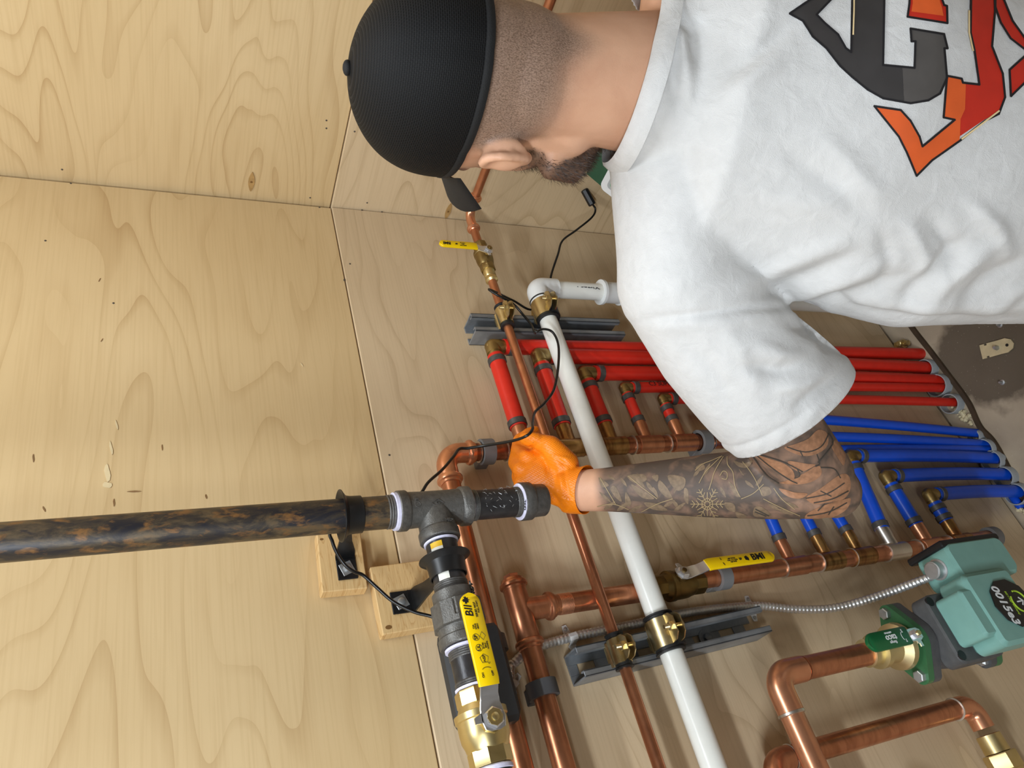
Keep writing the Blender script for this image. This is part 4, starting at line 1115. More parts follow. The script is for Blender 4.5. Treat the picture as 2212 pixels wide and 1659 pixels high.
for s in (-1, 1):
    capsule(B, hpt(.098, s*.006, -.022), hpt(.098, s*.013, -.026), .006, .006, 10)
    B.ball(hpt(.078, s*.030, .014), (.0125,)*3, 14, 8)                         # eyes
    capsule(B, hpt(.086, s*.012, .030), hpt(.076, s*.046, .028), .007, .006, 12)   # brow
    # ear: helix rim, inner bowl, lobe
    rim = [hpt(.014, s*.074, .000), hpt(.013, s*.081, .014), hpt(.003, s*.087, .0235), hpt(-.010, s*.090, .0215), hpt(-.017, s*.0925, .009), hpt(-.015, s*.090, -.006), hpt(-.007, s*.085, -.019), hpt(.003, s*.077, -.024)]
    B.tube(spline(rim, 4), .0050, 10)
    B.ball(hpt(-.004, s*.080, .001), (.0095, .018, .024), 16, 10, (HL*s+HF*-.55).normalized(), (HF+HL*s*.55).normalized(), HU)
    capsule(B, hpt(.002, s*.078, -.021), hpt(.003, s*.076, -.027), .0085, .0065, 12)
capsule(B, hpt(.094, .018, -.052), hpt(.094, -.018, -.052), .006, .006, 12); capsule(B, hpt(.092, .015, -.062), hpt(.092, -.015, -.062), .007, .007, 12)
nd = (NB-hpt(-.02, 0, -.02))
etube(B, [(hpt(-.028, 0, .0), .058, .060), (hpt(-.026, 0, -.050), .060, .062), (hpt(-.03, 0, -.05).lerp(NB, .45), .0655, .0655), (NB.lerp(hpt(-.03, 0, -.05), .12), .074, .072), (NB-Z*.05, .09, .08)], HL, 32)
# torso and limbs (mostly under the clothes)
def across(c, hw, hd): return (c, hw, hd)
etube(B, [(NB-Z*.015, .08, .06), (NB.lerp(CH, .35)-TF*.0, .150, .085), (CH, .150, .098), (WA, .132, .092), (PEL+Z*.06, .145, .105), (PEL-Z*.03, .14, .10)], TL, 32)
for S in (SL, SR): capsule(B, NB-Z*.045, S, .060, .052)
capsule(B, SL, SL.lerp(EL, .5), .056, .053, 24); capsule(B, SL.lerp(EL, .5), EL, .053, .046, 24)
etube(B, [(EL, .046, .045), (EL.lerp(WJ, .18), .0455, .0445), (EL.lerp(WJ, .42), .0415, .040), (EL.lerp(WJ, .68), .0345, .033), (EL.lerp(WJ, .88), .0295, .0265), (WJ, .0285, .0235)], DWN.cross(FWD), 28)
B.ball(EL+DWN*.018-RGT*.012, .034, 18, 12)
hand(B, -.0042)
# right arm, reaching to the wall on the far side
ER = SR+V((.10, .06, -.24)); WRJ = ER+V((-.02, .24, .06))
capsule(B, SR, ER, .055, .046, 20); capsule(B, ER, WRJ, .045, .028, 20)
etube(B, [(WRJ, .026, .019), (WRJ+V((0, .045, .02)), .038, .016), (WRJ+V((0, .085, .03)), .040, .014)], X, 18)
for k in range(4):
    q = WRJ+V((-.030+.020*k, .085, .03)); l_ = (.07, .08, .074, .058)[k]
    capsule(B, q, q+V((0, l_*.55, -.002)), .0098, .009, 12); capsule(B, q+V((0, l_*.55, -.002)), q+V((0, l_*.9, -.022)), .009, .0075, 12)
capsule(B, WRJ+V((-.02, .02, .0)), WRJ+V((-.05, .05, -.01)), .014, .011, 12); capsule(B, WRJ+V((-.05, .05, -.01)), WRJ+V((-.06, .085, -.02)), .0105, .0085, 12)
# kneeling legs
KN = []
for s in (-1, 1):
    hip = PEL+TL*s*.085-Z*.02; kn = V((hip.x, hip.y, 0))+TF*.16+Z*.075; an = kn-TF*.42+Z*.0
    an.z = .075; KN.append((hip, kn, an))
    capsule(B, hip, kn, .085, .062, 20); capsule(B, kn, an, .058, .042, 20)
skin_me = remesh(B, .0032, 5, .5)

# painted attributes of the skin: hair, beard, tattoo
c = coords(skin_me); rel = c-np.array(HC)
ha, hb, hc = rel@np.array(HF), rel@np.array(HL), rel@np.array(HU)
wob = .006*np.sin(hb*70+1.)+.004*np.sin(hb*150)
back = sstep(.012, -.012, ha)
hair = back*sstep(-.085, -.035, hc+wob-np.abs(hb)*.30)*(hc > -.16)
hair = hair*sstep(.0765, .071, np.abs(hb)+np.clip(hc*-.12, -.004, .004))
attr(skin_me, 'hair', hair)
side = sstep(.002, .012, ha+.12*(hc+.0))*sstep(.02, -.02, hc-.01)
jaw = sstep(-.010, -.030, hc+.20*(ha-.02)*0)*sstep(.000, .018, ha-.004+ (hc+.1)*-.10)
below = sstep(-.175, -.155, hc)
beard = np.clip(np.maximum(side*sstep(.004, .016, ha)*sstep(.062, .03, ha)*(np.abs(hb) > .045), jaw*sstep(-.035, -.052, hc)*sstep(.010, .026, ha)), 0, 1)*below*(hc < .03)
lips = (np.abs(hb) < .022) & (hc > -.07) & (hc < -.045) & (ha > .085)
beard[lips] = 0
attr(skin_me, 'beard', beard)
def seg_param(a, b):
    a, b = np.array(a), np.array(b); d = b-a; L = d@d
    t = ((c-a)@d)/L; q = a+np.clip(t, 0, 1)[:, None]*d
    return t, np.linalg.norm(c-q, axis=1)
tf, df = seg_param(WJ, EL); tu, du = seg_param(EL, SL)
arm = np.zeros(len(c)); sarm = np.zeros(len(c))
mf = (df < .075) & (tf > -.2); mu = (du < .085) & (tu > -.2)
arm[mf] = sstep(.085, .15, tf[mf]); sarm[mf] = np.clip(tf[mf], 0, 1)
sel = mu & ((du < df) | ~mf); arm[sel] = 1; sarm[sel] = 1+np.clip(tu[sel], 0, 1)
attr(skin_me, 'tattoo', arm); attr(skin_me, 'along', sarm)
def skin_material():
    g = NT('skin'); v = g.coord()
    base = g.ramp(g.noise(v, 22, 4, .3), [(.3, srgb(206, 156, 126)), (.7, srgb(222, 174, 142))])
    base = g.mix(g.math('MULTIPLY', g.ramp(g.noise(v, 900, 2), [(.62, (0, 0, 0, 1)), (.70, (1, 1, 1, 1))]), .10), base, srgb(150, 100, 80))
    A = lambda n: g.n('ShaderNodeAttribute', attribute_name=n).outputs['Fac']
    hn = g.noise(g.coord((1, 1, .5)), 1100, 2)
    ht = g.ramp(hn, [(.35, srgb(84, 72, 62)), (.62, srgb(150, 128, 112))])
    base = g.mix(g.math('MULTIPLY', A('hair'), .82), base, ht)
    base = g.mix(g.math('MULTIPLY', A('beard'), .80), base, srgb(62, 44, 34))
    # ink: dark shading with lighter leaf like gaps
    w = g.n('ShaderNodeTexVoronoi', feature='DISTANCE_TO_EDGE'); dv_ = g.noise(v, 14, 3)
    vm = g.n('ShaderNodeVectorMath', operation='ADD'); mp = g.coord((26, 26, 17)); g.l(mp, vm.inputs[0])
    sc_ = g.n('ShaderNodeVectorMath', operation='SCALE'); nn = g.n('ShaderNodeTexNoise'); nn.inputs['Scale'].default_value = 20; g.l(v, nn.inputs['Vector'])
    g.l(nn.outputs['Color'], sc_.inputs[0]); sc_.inputs['Scale'].default_value = 1.6; g.l(sc_.outputs[0], vm.inputs[1])
    g.l(vm.outputs[0], w.inputs['Vector']); w.inputs['Scale'].default_value = 1.0
    cell = g.ramp(w.outputs['Distance'], [(.02, (1, 1, 1, 1)), (.10, (.72, .72, .72, 1)), (.35, (.25, .25, .25, 1))])
    sh = g.ramp(g.noise(v, 42, 5, .9), [(.30, (1, 1, 1, 1)), (.70, (.62, .62, .62, 1))])
    ink = g.math('MULTIPLY', g.math('ADD', g.math('MULTIPLY', cell, .30), g.math('MULTIPLY', sh, .86)), A('tattoo'))
    up = g.n('ShaderNodeMapRange'); g.l(A('along'), up.inputs[0])
    for i_, val in zip((1, 2, 3, 4), (.75, 1.1, 1.0, .86)): up.inputs[i_].default_value = val
    ink = g.math('MULTIPLY', ink, up.outputs[0])
    ink = g.math('MINIMUM', ink, .93)
    base = g.mix(ink, base, srgb(66, 62, 58))
    g.set(Base_Color=base, Roughness=.52)
    g.b.inputs['Specular IOR Level'].default_value = .4
    g.b.inputs['Subsurface Weight'].default_value = .06
    g.b.inputs['Subsurface Radius'].default_value = (.008, .003, .0015)
    g.bump(g.noise(v, 700, 3), .12, .0005)
    MAT['skin'] = g.m
skin_material()
person = link(skin_me, 'person', 'skin', None, 180)
tag(person, 'person in white t-shirt, black cap and orange glove reaching to the copper pipes', 'person')

# ---- beard hairs
rb = random.Random(5); bm_ = MB()
pts_ = np.nonzero(beard > .35)[0]
nn_ = normals(skin_me); HUn = np.array(HU); HFn = np.array(HF)
for i in range(14000):
    k = pts_[rb.randrange(len(pts_))]
    p_ = V(c[k]+np.random.normal(0, .0014, 3)); n_ = V(nn_[k])
    d_ = (n_*rb.uniform(.35, .8)+V(-HUn)*rb.uniform(.4, 1.0)+V(HFn)*rb.uniform(-.1, .35)+V(np.random.normal(0, .22, 3))).normalized()
    lo_ = 1.0 if hc[k] < -.05 else .45
    L_ = rb.uniform(.004, .0095)*lo_; s_ = d_.cross(n_).normalized()*.00022 if d_.cross(n_).length > 1e-4 else V((.0002, 0, 0))
    o_ = len(bm_.v); bm_.v += [tuple(p_+s_), tuple(p_-s_), tuple(p_+d_*L_)]; bm_.f.append((o_, o_+1, o_+2))
simple('beard_hair', (52, 36, 26), .5, var=.3, nscale=300)
bd = bm_.build('beard', 'beard_hair', person, 0, 'short dark brown beard'); bd['kind'] = 'stuff'

# ---- black cap
def cap_material():
    g = NT('cap_mesh')
    uv = g.n('ShaderNodeUVMap')
    br = g.n('ShaderNodeTexBrick'); br.offset = .5
    br.inputs['Scale'].default_value = 1.0; br.inputs['Mortar Size'].default_value = .16; br.inputs['Mortar Smooth'].default_value = .6
    br.inputs['Brick Width'].default_value = 1.0; br.inputs['Row Height'].default_value = .62
    g.l(uv.outputs[0], br.inputs['Vector'])
    br.inputs['Color1'].default_value = (0, 0, 0, 1); br.inputs['Color2'].default_value = (0, 0, 0, 1); br.inputs['Mortar'].default_value = (1, 1, 1, 1)
    g.set(Base_Color=g.mix(br.outputs['Color'], srgb(3, 3, 4), srgb(21, 21, 22)), Roughness=.7)
    g.b.inputs['Specular IOR Level'].default_value = .25
    g.bump(br.outputs['Color'], .9, .0012); MAT['cap_mesh'] = g.m
cap_material()
simple('cap_fabric', (10, 10, 11), .8, var=.25, nscale=500, bump=.4, bscale=900)
CC = hpt(-.006, 0, .050)
rings, uvs = [], []
NPH, NV = 72, 30
def cap_pt(ph, v, off=0.):
    a = .0865+off; bq = .106+off; h = .098+off
    e = max(0, 1-abs(v)**2.35)**.50
    ca, sa = math.cos(ph), math.sin(ph)
    lift = .012*v
    seam = -.0012*max(0, 1-abs((((ph+math.pi/6) % (math.pi/3))-math.pi/6)*9))*(.3+.7*e)
    back = -.004*(1-v)*(1 if sa < 0 else 0)*abs(sa)
    return CC+HL*(a+seam)*e*ca+HF*(bq+seam)*e*sa+HU*(h*v+back)
vs = [-.06+1.06*(1-(1-i/NV)**1.6) for i in range(NV+1)]; vs[-1] = .9995
cm = MB(); cm.loft([[cap_pt(TAU*j/NPH, max(v, -.06), 0) for j in range(NPH)] for v in vs], False, True)
cap_me = cm.mesh('cap')
uvl = cap_me.uv_layers.new(name='UVMap')
for poly in cap_me.polygons:
    for li in poly.loop_indices:
        vi = cap_me.loops[li].vertex_index; ri, rj = divmod(vi, NPH)
        if ri > NV: ri = NV
        rj2 = rj if not (rj == 0 and any((cap_me.loops[q].vertex_index % NPH) == NPH-1 for q in poly.loop_indices)) else NPH
        uvl.data[li].uv = (rj2/NPH*150, vs[ri]*34)
cap = link(cap_me, 'baseball_cap', 'cap_mesh', person, 60, 'black mesh baseball cap')
MB().loft([[cap_pt(TAU*j/NPH, v, o_) for j in range(NPH)] for v, o_ in ((-.060, -.003), (-.085, .0000), (-.06, .0008), (-.01, .0007), (.0, -.001), (-.060, -.003))], False, False).build('hem_band', 'cap_fabric', cap, 60)
MB().ball(CC+HU*.0995, (.0075, .0075, .0042), 14, 8, HL, HF, HU).build('button', 'cap_fabric', cap, 60)
# brim
br_ = MB(); rows = []
NU = 20
for k in range(9):
    f = k/8; row = []
    for j in range(NU+1):
        a = math.radians(-56+112*j/NU); w_ = math.cos(math.radians(-56+112*j/NU)*.9)
        q = CC+HL*math.sin(a)*.0870*(1+.02*f)+HF*(math.cos(a)*.1040+f*.074*max(.0, w_)**.75)
        q += HU*(-.012-.034*f-(.018*(math.sin(a))**2)*(.5+.5*f))
        row.append(q)
    rows.append(row)
top_ = [[p_+HU*.0022 for p_ in r_] for r_ in rows]; bot_ = [[p_-HU*.0022 for p_ in r_] for r_ in rows]
# closed section strips
secs = []
for j in range(NU+1):
    secs.append([top_[k][j] for k in range(9)]+[rows[8][j]+HF*.002]+[bot_[k][j] for k in reversed(range(9))])
br_.loft(secs).build('brim', 'cap_fabric', cap, 50, 'stiff black brim')

# ---- white t-shirt
NKD = (hpt(-.03, 0, -.05)-NB).normalized()
S = MB()
etube(S, [(NB+NKD*.085, .080, .076), (NB+NKD*.04, .083, .080), (NB-Z*.012, .115, .092), (NB.lerp(CH, .30), .178, .118), (CH+TL*.012, .200, .130), (CH.lerp(WA, .55)+TL*.024, .200, .130), (WA+TL*.016, .190, .130), (PEL+Z*.10+TL*.002, .188, .138), (PEL-Z*.06-TL*.004, .19, .145)], TL, 40)
for s_, S_ in ((1, SL), (-1, SR)):
    capsule(S, NB-Z*.040, S_, .078, .070, 28)
HEM = at(1704, 886, t=.905); HR = at(1690, 800, t=.9)
etube(S, [(SL.lerp(NB, .12), .074, .072), (SL.lerp(HEM, .35), .080, .080), (SL.lerp(HEM, .7), .086, .084), (HEM, .089, .082), (HEM+(HEM-SL)*.35, .092, .084)], Z, 36)
HEM2 = SR.lerp(ER, .75)
etube(S, [(SR.lerp(NB, .1), .074, .072), (SR.lerp(HEM2, .5), .080, .080), (HEM2, .086, .082), (HEM2+(HEM2-SR)*.3, .088, .082)], Z, 32)
shirt_me = remesh(S, .0040, 14, .5)
bm = bmesh.new(); bm.from_mesh(shirt_me)
def keep_largest():
    left = set(bm.verts); best = set()
    while left:
        st_ = [left.pop()]; isl = set(st_)
        while st_:
            v = st_.pop()
            for e in v.link_edges:
                w_ = e.other_vert(v)
                if w_ in left: left.discard(w_); isl.add(w_); st_.append(w_)
        if len(isl) > len(best): best = isl
    bmesh.ops.delete(bm, geom=[v for v in bm.verts if v not in best], context='VERTS')
def trim(co, no, rad, reach=1.0):
    co, no = V(co), V(no).normalized()
    vs_ = {v for v in bm.verts if (v.co-co).length < rad}
    es = [e for e in bm.edges if e.verts[0] in vs_ and e.verts[1] in vs_]; fs = [f for f in bm.faces if all(v in vs_ for v in f.verts)]
    bmesh.ops.bisect_plane(bm, geom=list(vs_)+es+fs, plane_co=co, plane_no=no, clear_outer=True)
hem_n = (at(1835, 800, t=.90)-at(1570, 965, t=.89)).cross(FWD).normalized()
if hem_n.dot(HEM-SL) < 0: hem_n = -hem_n
hem_n = (hem_n+(HEM-SL).normalized()*.8).normalized()
trim(HEM, hem_n, .135)
trim(HEM2, HEM2-SR, .13)
_b, _l, _f = at(1408, 140, t=.735), at(1346, 318, t=.775), NB+TF*.085-Z*.012
NK = (_l-_b).cross(_f-_b).normalized()
if NK.z < 0: NK = -NK
NCUT = (_b+_f)/2
trim(NCUT, NK, .135)
trim(PEL-Z*.05, -Z, .30)
keep_largest()
bm.to_mesh(shirt_me); bm.free()
# drapery: shallow folds pressed into the cloth
c2 = coords(shirt_me); n2 = normals(shirt_me); px, dep = project(c2)
facing = ((c2-NPC)*n2).sum(1) < 0
disp = np.zeros(len(c2))
def fold(pts, amp, wid, sharp=1.0):
    global disp
    P = np.array(pts, float); best = np.full(len(c2), 1e9); tb_ = np.zeros(len(c2)); tot = len(P)-1
    for i in range(tot):
        d = P[i+1]-P[i]; t = np.clip(((px-P[i])@d)/(d@d), 0, 1); q = P[i]+t[:, None]*d
        dist = np.hypot(*(px-q).T); m_ = dist < best; best[m_] = dist[m_]; tb_[m_] = (i+t[m_])/tot
    disp += np.where(facing, 1.35*amp*np.exp(-(best/wid)**2)*np.sin(np.pi*np.clip(tb_*.9+.05, 0, 1))**.6, 0)
for f_ in [([(1390, 692), (1480, 682), (1600, 668), (1720, 662), (1800, 648)], -.0030, 9), ([(1395, 712), (1600, 692), (1790, 672)], .0022, 18),
           ([(1790, 640), (1850, 668), (1960, 678), (2212, 688)], -.005, 12), ([(1850, 650), (2000, 655), (2212, 655)], .006, 18),
           ([(1640, 640), (1730, 600), (1850, 545)], -.0045, 16), ([(1600, 620), (1700, 570), (1820, 520)], .004, 18), ([(1700, 655), (1800, 615), (1930, 560)], .0045, 16), ([(1760, 660), (1850, 630), (1960, 590)], -.005, 14),
           ([(1940, 650), (2010, 580), (2080, 520)], -.006, 15), ([(1990, 655), (2060, 590), (2150, 530)], .006, 18), ([(2060, 660), (2130, 600), (2212, 560)], -.006, 16), ([(2120, 665), (2180, 630), (2230, 610)], .006, 16),
           ([(1960, 480), (2000, 560), (1990, 610)], .005, 18), ([(2010, 470), (2060, 540), (2050, 600)], -.005, 16), ([(2100, 440), (2160, 500), (2180, 560)], .005, 20), ([(1900, 500), (1920, 560), (1900, 620)], -.004, 16),
           ([(1445, 25), (1500, 60), (1505, 140)], -.005, 18), ([(1430, 70), (1450, 140), (1460, 230)], -.004, 14), ([(1470, 40), (1480, 120), (1490, 220)], .004, 16), ([(1590, 150), (1660, 90), (1720, 40)], -.003, 18), ([(1540, 220), (1620, 170), (1700, 120)], .003, 22),
           ([(1620, 740), (1690, 770), (1760, 780)], .005, 20), ([(1600, 790), (1680, 800), (1770, 770)], -.005, 16), ([(1700, 690), (1780, 720), (1800, 760)], -.007, 18), ([(1760, 670), (1810, 700), (1830, 740)], .006, 16), ([(1560, 700), (1600, 760), (1640, 850)], .003, 22), ([(1480, 730), (1540, 800), (1600, 900)], -.0025, 22),
           ([(1720, 880), (1760, 850), (1800, 820)], -.004, 12), ([(1690, 840), (1740, 830), (1790, 800)], .004, 14), ([(1700, 330), (1800, 400), (1880, 470)], -.003, 26), ([(1620, 420), (1750, 440), (1880, 420)], .003, 30), ([(1780, 300), (1840, 360), (1900, 420)], .003, 22)]: fold(*f_)
rng = np.random.default_rng(4)
for k in range(26):       # broad soft unevenness of loose cotton
    kv = rng.normal(0, 1, 3); kv = kv/np.linalg.norm(kv)*rng.uniform(18, 60); disp += .00045*np.sin(c2@kv+rng.uniform(0, 6.28))*(40/ np.linalg.norm(kv))**.7
hd_ = (c2-np.array(HEM))@np.array(hem_n); near = np.linalg.norm(c2-np.array(HEM), axis=1) < .14
disp += np.where(near, -.0016*np.exp(-((hd_+.021)/.0028)**2)+.0012*np.exp(-((hd_+.010)/.008)**2)+.0009*np.sin(hd_*0+((c2@np.array([170., 140., 120.]))))*np.exp(-((hd_+.012)/.012)**2), 0)
setco(shirt_me, c2+n2*disp[:, None])
def cloth_material():
    g = NT('cotton'); v = g.coord()
    n1 = g.noise(v, 1300, 2); n0 = g.noise(v, 55, 5, .6)
    g.set(Base_Color=g.ramp(n0, [(.3, srgb(204, 203, 201)), (.7, srgb(212, 211, 209))]), Roughness=.85)
    g.b.inputs['Sheen Weight'].default_value = .15
    g.b.inputs['Specular IOR Level'].default_value = .2
    h = g.math('ADD', g.math('MULTIPLY', n1, .25), g.math('MULTIPLY', n0, 1.0))
    g.bump(h, .45, .004); MAT['cotton'] = g.m
cloth_material()
shirt = link(shirt_me, 'tshirt', 'cotton', person, 180, 'white cotton t-shirt with printed back')
md = shirt.modifiers.new('thickness', 'SOLIDIFY'); md.thickness = .0016; md.offset = -1
# ribbed collar band along the neck opening
bm = bmesh.new(); bm.from_mesh(shirt_me)
be = [e for e in bm.edges if e.is_boundary and (((e.verts[0].co+e.verts[1].co)/2)-NCUT).length < .13]
pts_b = [v.co.copy() for v in {v for e in be for v in e.verts} if abs((v.co-NCUT).dot(NK)) < .006]
bm.free(); L_ = []
if pts_b:
    ctr = sum(pts_b, V((0, 0, 0)))/len(pts_b)
    _, bu, bw = frame_of(NK, TL); bins = {}
    for p_ in pts_b: bins.setdefault(int((math.atan2((p_-ctr).dot(bw), (p_-ctr).dot(bu))+math.pi)/TAU*64) % 64, []).append(p_)
    L_ = [sum(bins[k], V((0, 0, 0)))/len(bins[k]) for k in sorted(bins)]
if len(L_) > 20:
    L_ = [sum((L_[(i+k) % len(L_)] for k in (-1, 0, 1)), V((0, 0, 0)))/3 for i in range(len(L_))]
    ctr = sum(L_, V((0, 0, 0)))/len(L_); secs = []
    for p_ in L_:
        o_ = (p_-ctr); o_ = (o_-NK*o_.dot(NK)).normalized()
        d_ = (NK*.9-o_*.35).normalized(); q_ = o_
        secs.append([p_-d_*.016+q_*.0012, p_-d_*.008+q_*.0034, p_+d_*.003+q_*.0026, p_+d_*.0055-q_*.0004, p_+d_*.003-q_*.0022, p_-d_*.012-q_*.0020])
    MB().loft(secs, loop=True).build('collar', 'cotton', shirt, 60)

# ---- flat prints that follow a surface: traced outline carried onto the cloth or skin
def onto(polys, bvh, off, step=9.):
    from mathutils.geometry import tessellate_polygon
    bm = bmesh.new()
    for pl in polys:
        P = [V((x, y, 0)) for x, y in pl]
        tris = [[P[i].copy() for i in t] for t in tessellate_polygon([P])]
        out = []
        while tris:
            t = tris.pop(); L = [(t[(i+1) % 3]-t[i]).length for i in range(3)]; k = L.index(max(L))
            if L[k] <= step or len(out) > 60000: out.append(t); continue
            m_ = (t[k]+t[(k+1) % 3])/2
            tris.append([t[k], m_, t[(k+2) % 3]]); tris.append([m_, t[(k+1) % 3], t[(k+2) % 3]])
        for t in out: bm.faces.new([bm.verts.new(q) for q in t])
    bmesh.ops.remove_doubles(bm, verts=bm.verts[:], dist=.02)
    bad = []
    for v in bm.verts:
        d = ray(v.co.x, v.co.y).normalized()
        loc, nor, _, _ = bvh.ray_cast(CAM, d)
        if loc is None: bad.append(v); continue
        if nor.dot(d) > 0: nor = -nor
        v.co = loc+nor*off
    if bad: bmesh.ops.delete(bm, geom=bad, context='VERTS')
    me = bpy.data.meshes.new('print'); bm.to_mesh(me); bm.free(); return me
def stroke(pts, w, closed=False):
    out = []; n = len(pts)
    for i in range(n if closed else n-1):
        a, b_ = np.array(pts[i], float), np.array(pts[(i+1) % n], float); d = b_-a; l = np.hypot(*d)
        if l < 1e-6: continue
        d /= l; q = np.array([-d[1], d[0]])*w; a = a-d*w*.6; b_ = b_+d*w*.6
        out.append([tuple(a+q), tuple(b_+q), tuple(b_-q), tuple(a-q)])
    return out
def smooth_mesh(me): me.shade_smooth(); return me
shirt_bvh = BVHTree.FromPolygons([tuple(v.co) for v in shirt_me.vertices], [tuple(p.vertices) for p in shirt_me.polygons])
zs = lambda L: [(1400+x/2.3695, y/2.3695) for x, y in L]
simple('ink_charcoal', (52, 49, 48), .7, var=.12, nscale=40); simple('ink_slate', (78, 74, 71), .7, var=.1, nscale=40)
simple('ink_red', (192, 40, 22), .65, var=.08, nscale=40); simple('ink_orange', (218, 92, 36), .65, var=.08, nscale=40); simple('ink_outline', (20, 18, 22), .7); simple('ink_cream', (226, 200, 150), .7)
LOGO = {
 'charcoal': [[(1045, -170), (1210, -170), (1200, 335), (1300, 345), (1310, 525), (1200, 505), (1120, 460), (1040, 395), (980, 340), (910, 250), (840, 190), (790, 110), (722, 72), (830, 0), (930, -110), (985, -100), (935, 0), (860, 78), (900, 120), (970, 180), (1010, 250), (1037, 270)]],
 'slate': [[(1300, 340), (1360, 350), (1365, 215), (1345, 215), (1340, 150), (1510, 178), (1528, 250), (1512, 250), (1525, 400), (1490, 480), (1430, 515), (1340, 530), (1308, 526)]],
 'red': [[(1650, -170), (1765, -170), (1770, 60), (1755, 240), (1810, 380), (1822, 500), (1790, 580), (1720, 612), (1590, 700), (1595, 610), (1618, 560), (1622, 430), (1690, 435), (1665, 260), (1645, 170)], [(1335, -150), (1495, -150), (1500, 0), (1510, 30), (1525, 35), (1527, 122), (1325, 90), (1335, 20)], [(1772, 40), (1800, 120), (1850, 200), (1935, 265), (2010, 300), (2010, 250), (1924, 200), (1860, 110), (1815, 0), (1815, -80), (1772, -80)], [(1845, 360), (1935, 280), (2010, 260), (2010, 380), (1924, 425), (1852, 495)]],
 'orange': [[(1525, 390), (1600, 405), (1606, 425), (1622, 430), (1618, 560), (1595, 610), (1592, 700), (1590, 722), (1450, 820), (1370, 900), (1320, 780), (1280, 700), (1155, 545), (1290, 565), (1340, 620), (1385, 700), (1400, 750), (1565, 614), (1508, 602)], [(1348, -150), (1485, -150), (1490, 10), (1500, 40), (1508, 84), (1345, 62), (1352, 20)]],
}
OUT = [LOGO['charcoal'][0][:3]+LOGO['slate'][0][1:-1]+LOGO['charcoal'][0][5:], LOGO['red'][1], LOGO['red'][2], LOGO['red'][3],
       [(1650, -170), (1645, 170), (1665, 260), (1690, 435), (1606, 425), (1600, 405), (1525, 390), (1508, 602), (1565, 614), (1400, 750), (1385, 700), (1340, 620), (1290, 565), (1155, 545), (1280, 700), (1320, 780), (1370, 900), (1450, 820), (1590, 722), (1720, 620), (1790, 585), (1822, 500), (1810, 380), (1755, 240), (1770, 60), (1765, -170)]]
for n_, key, of in (('charcoal', 'ink_charcoal', .0007), ('slate', 'ink_slate', .0007), ('red', 'ink_red', .0007), ('orange', 'ink_orange', .0010)):
    for p_ in LOGO[n_]: link(smooth_mesh(onto([zs(p_)], shirt_bvh, of)), 'shirt_print', key, shirt, 0, n_+' lettering printed on the back')
link(smooth_mesh(onto(sum([stroke(zs(p), 2.3, True) for p in OUT], []), shirt_bvh, .0013)), 'print_outline', 'ink_outline', shirt, 0)['kind'] = 'stuff'
link(smooth_mesh(onto(stroke(zs([(1052, -100), (1050, 60), (1046, 180)]), 1.6)+stroke(zs([(1636, 60), (1636, 170), (1656, 262)]), 1.8)+stroke(zs([(1600, 712), (1690, 645), (1750, 600), (1790, 570)]), 1.8), shirt_bvh, .0016)), 'print_highlight', 'ink_cream', shirt, 0)['kind'] = 'stuff'

# ---- tattoo line work on the left arm
skin_bvh = BVHTree.FromPolygons([tuple(v.co) for v in skin_me.vertices], [tuple(p.vertices) for p in skin_me.polygons])
za = lambda L: [(1240+x/3.568, 920+y/3.568) for x, y in L]
simple('skin_petal', (158, 114, 84), .55, var=.25, nscale=160); simple('skin_leaf', (124, 104, 82), .55, var=.25, nscale=200); simple('ink_line', (66, 60, 54), .6, var=.2); simple('skin_line', (158, 136, 100), .55)
petals = [[(1790, 550), (1900, 480), (2040, 380), (2110, 380), (2130, 470), (2080, 560), (1950, 590), (1850, 600)], [(1790, 680), (1900, 620), (2060, 570), (2130, 560), (2100, 640), (2000, 700), (1880, 720), (1790, 720)],
          [(1590, 440), (1720, 450), (1830, 430), (1900, 380), (1900, 320), (1860, 310), (1760, 370), (1640, 420)], [(1400, 220), (1500, 250), (1620, 290), (1690, 350), (1690, 410), (1600, 370), (1480, 300)],
          [(1620, 170), (1760, 230), (1880, 210), (1950, 150), (1950, 60), (1880, 30), (1800, 100), (1700, 140)], [(1650, 270), (1790, 290), (1860, 300), (1760, 350), (1690, 330)], [(1980, 150), (2040, 100), (2090, 160), (2080, 300), (2040, 260)], [(1580, 480), (1700, 510), (1800, 520), (1740, 560), (1640, 540)]]
leaves = [[(410, 385), (530, 375), (560, 420), (470, 440)], [(440, 450), (540, 500), (620, 560), (520, 550)], [(660, 420), (720, 480), (760, 560), (700, 540), (650, 480)], [(730, 380), (850, 400), (850, 470), (800, 500), (740, 440)], [(190, 400), (230, 420), (270, 460), (215, 470)],
          [(310, 460), (340, 500), (370, 580), (330, 560), (280, 490)], [(195, 510), (240, 535), (295, 595), (240, 565)], [(400, 510), (440, 580), (430, 620), (395, 590)], [(540, 590), (650, 600), (720, 650), (600, 640)], [(850, 480), (880, 500), (880, 600), (850, 560)], [(1390, 630), (1440, 620), (1520, 690), (1390, 695)],
          [(1160, 590), (1230, 600), (1240, 660), (1180, 640)], [(1250, 660), (1330, 690), (1300, 710), (1255, 700)], [(1190, 430), (1230, 460), (1275, 540), (1240, 535)], [(940, 320), (990, 290), (1010, 330), (960, 350)], [(1230, 270), (1310, 290), (1380, 260), (1340, 320), (1270, 315)], [(1270, 330), (1310, 380), (1290, 370)], [(600, 390), (650, 380), (640, 430)], [(740, 550), (800, 600), (780, 620)], [(1440, 480), (1500, 470), (1520, 520), (1450, 540)]]
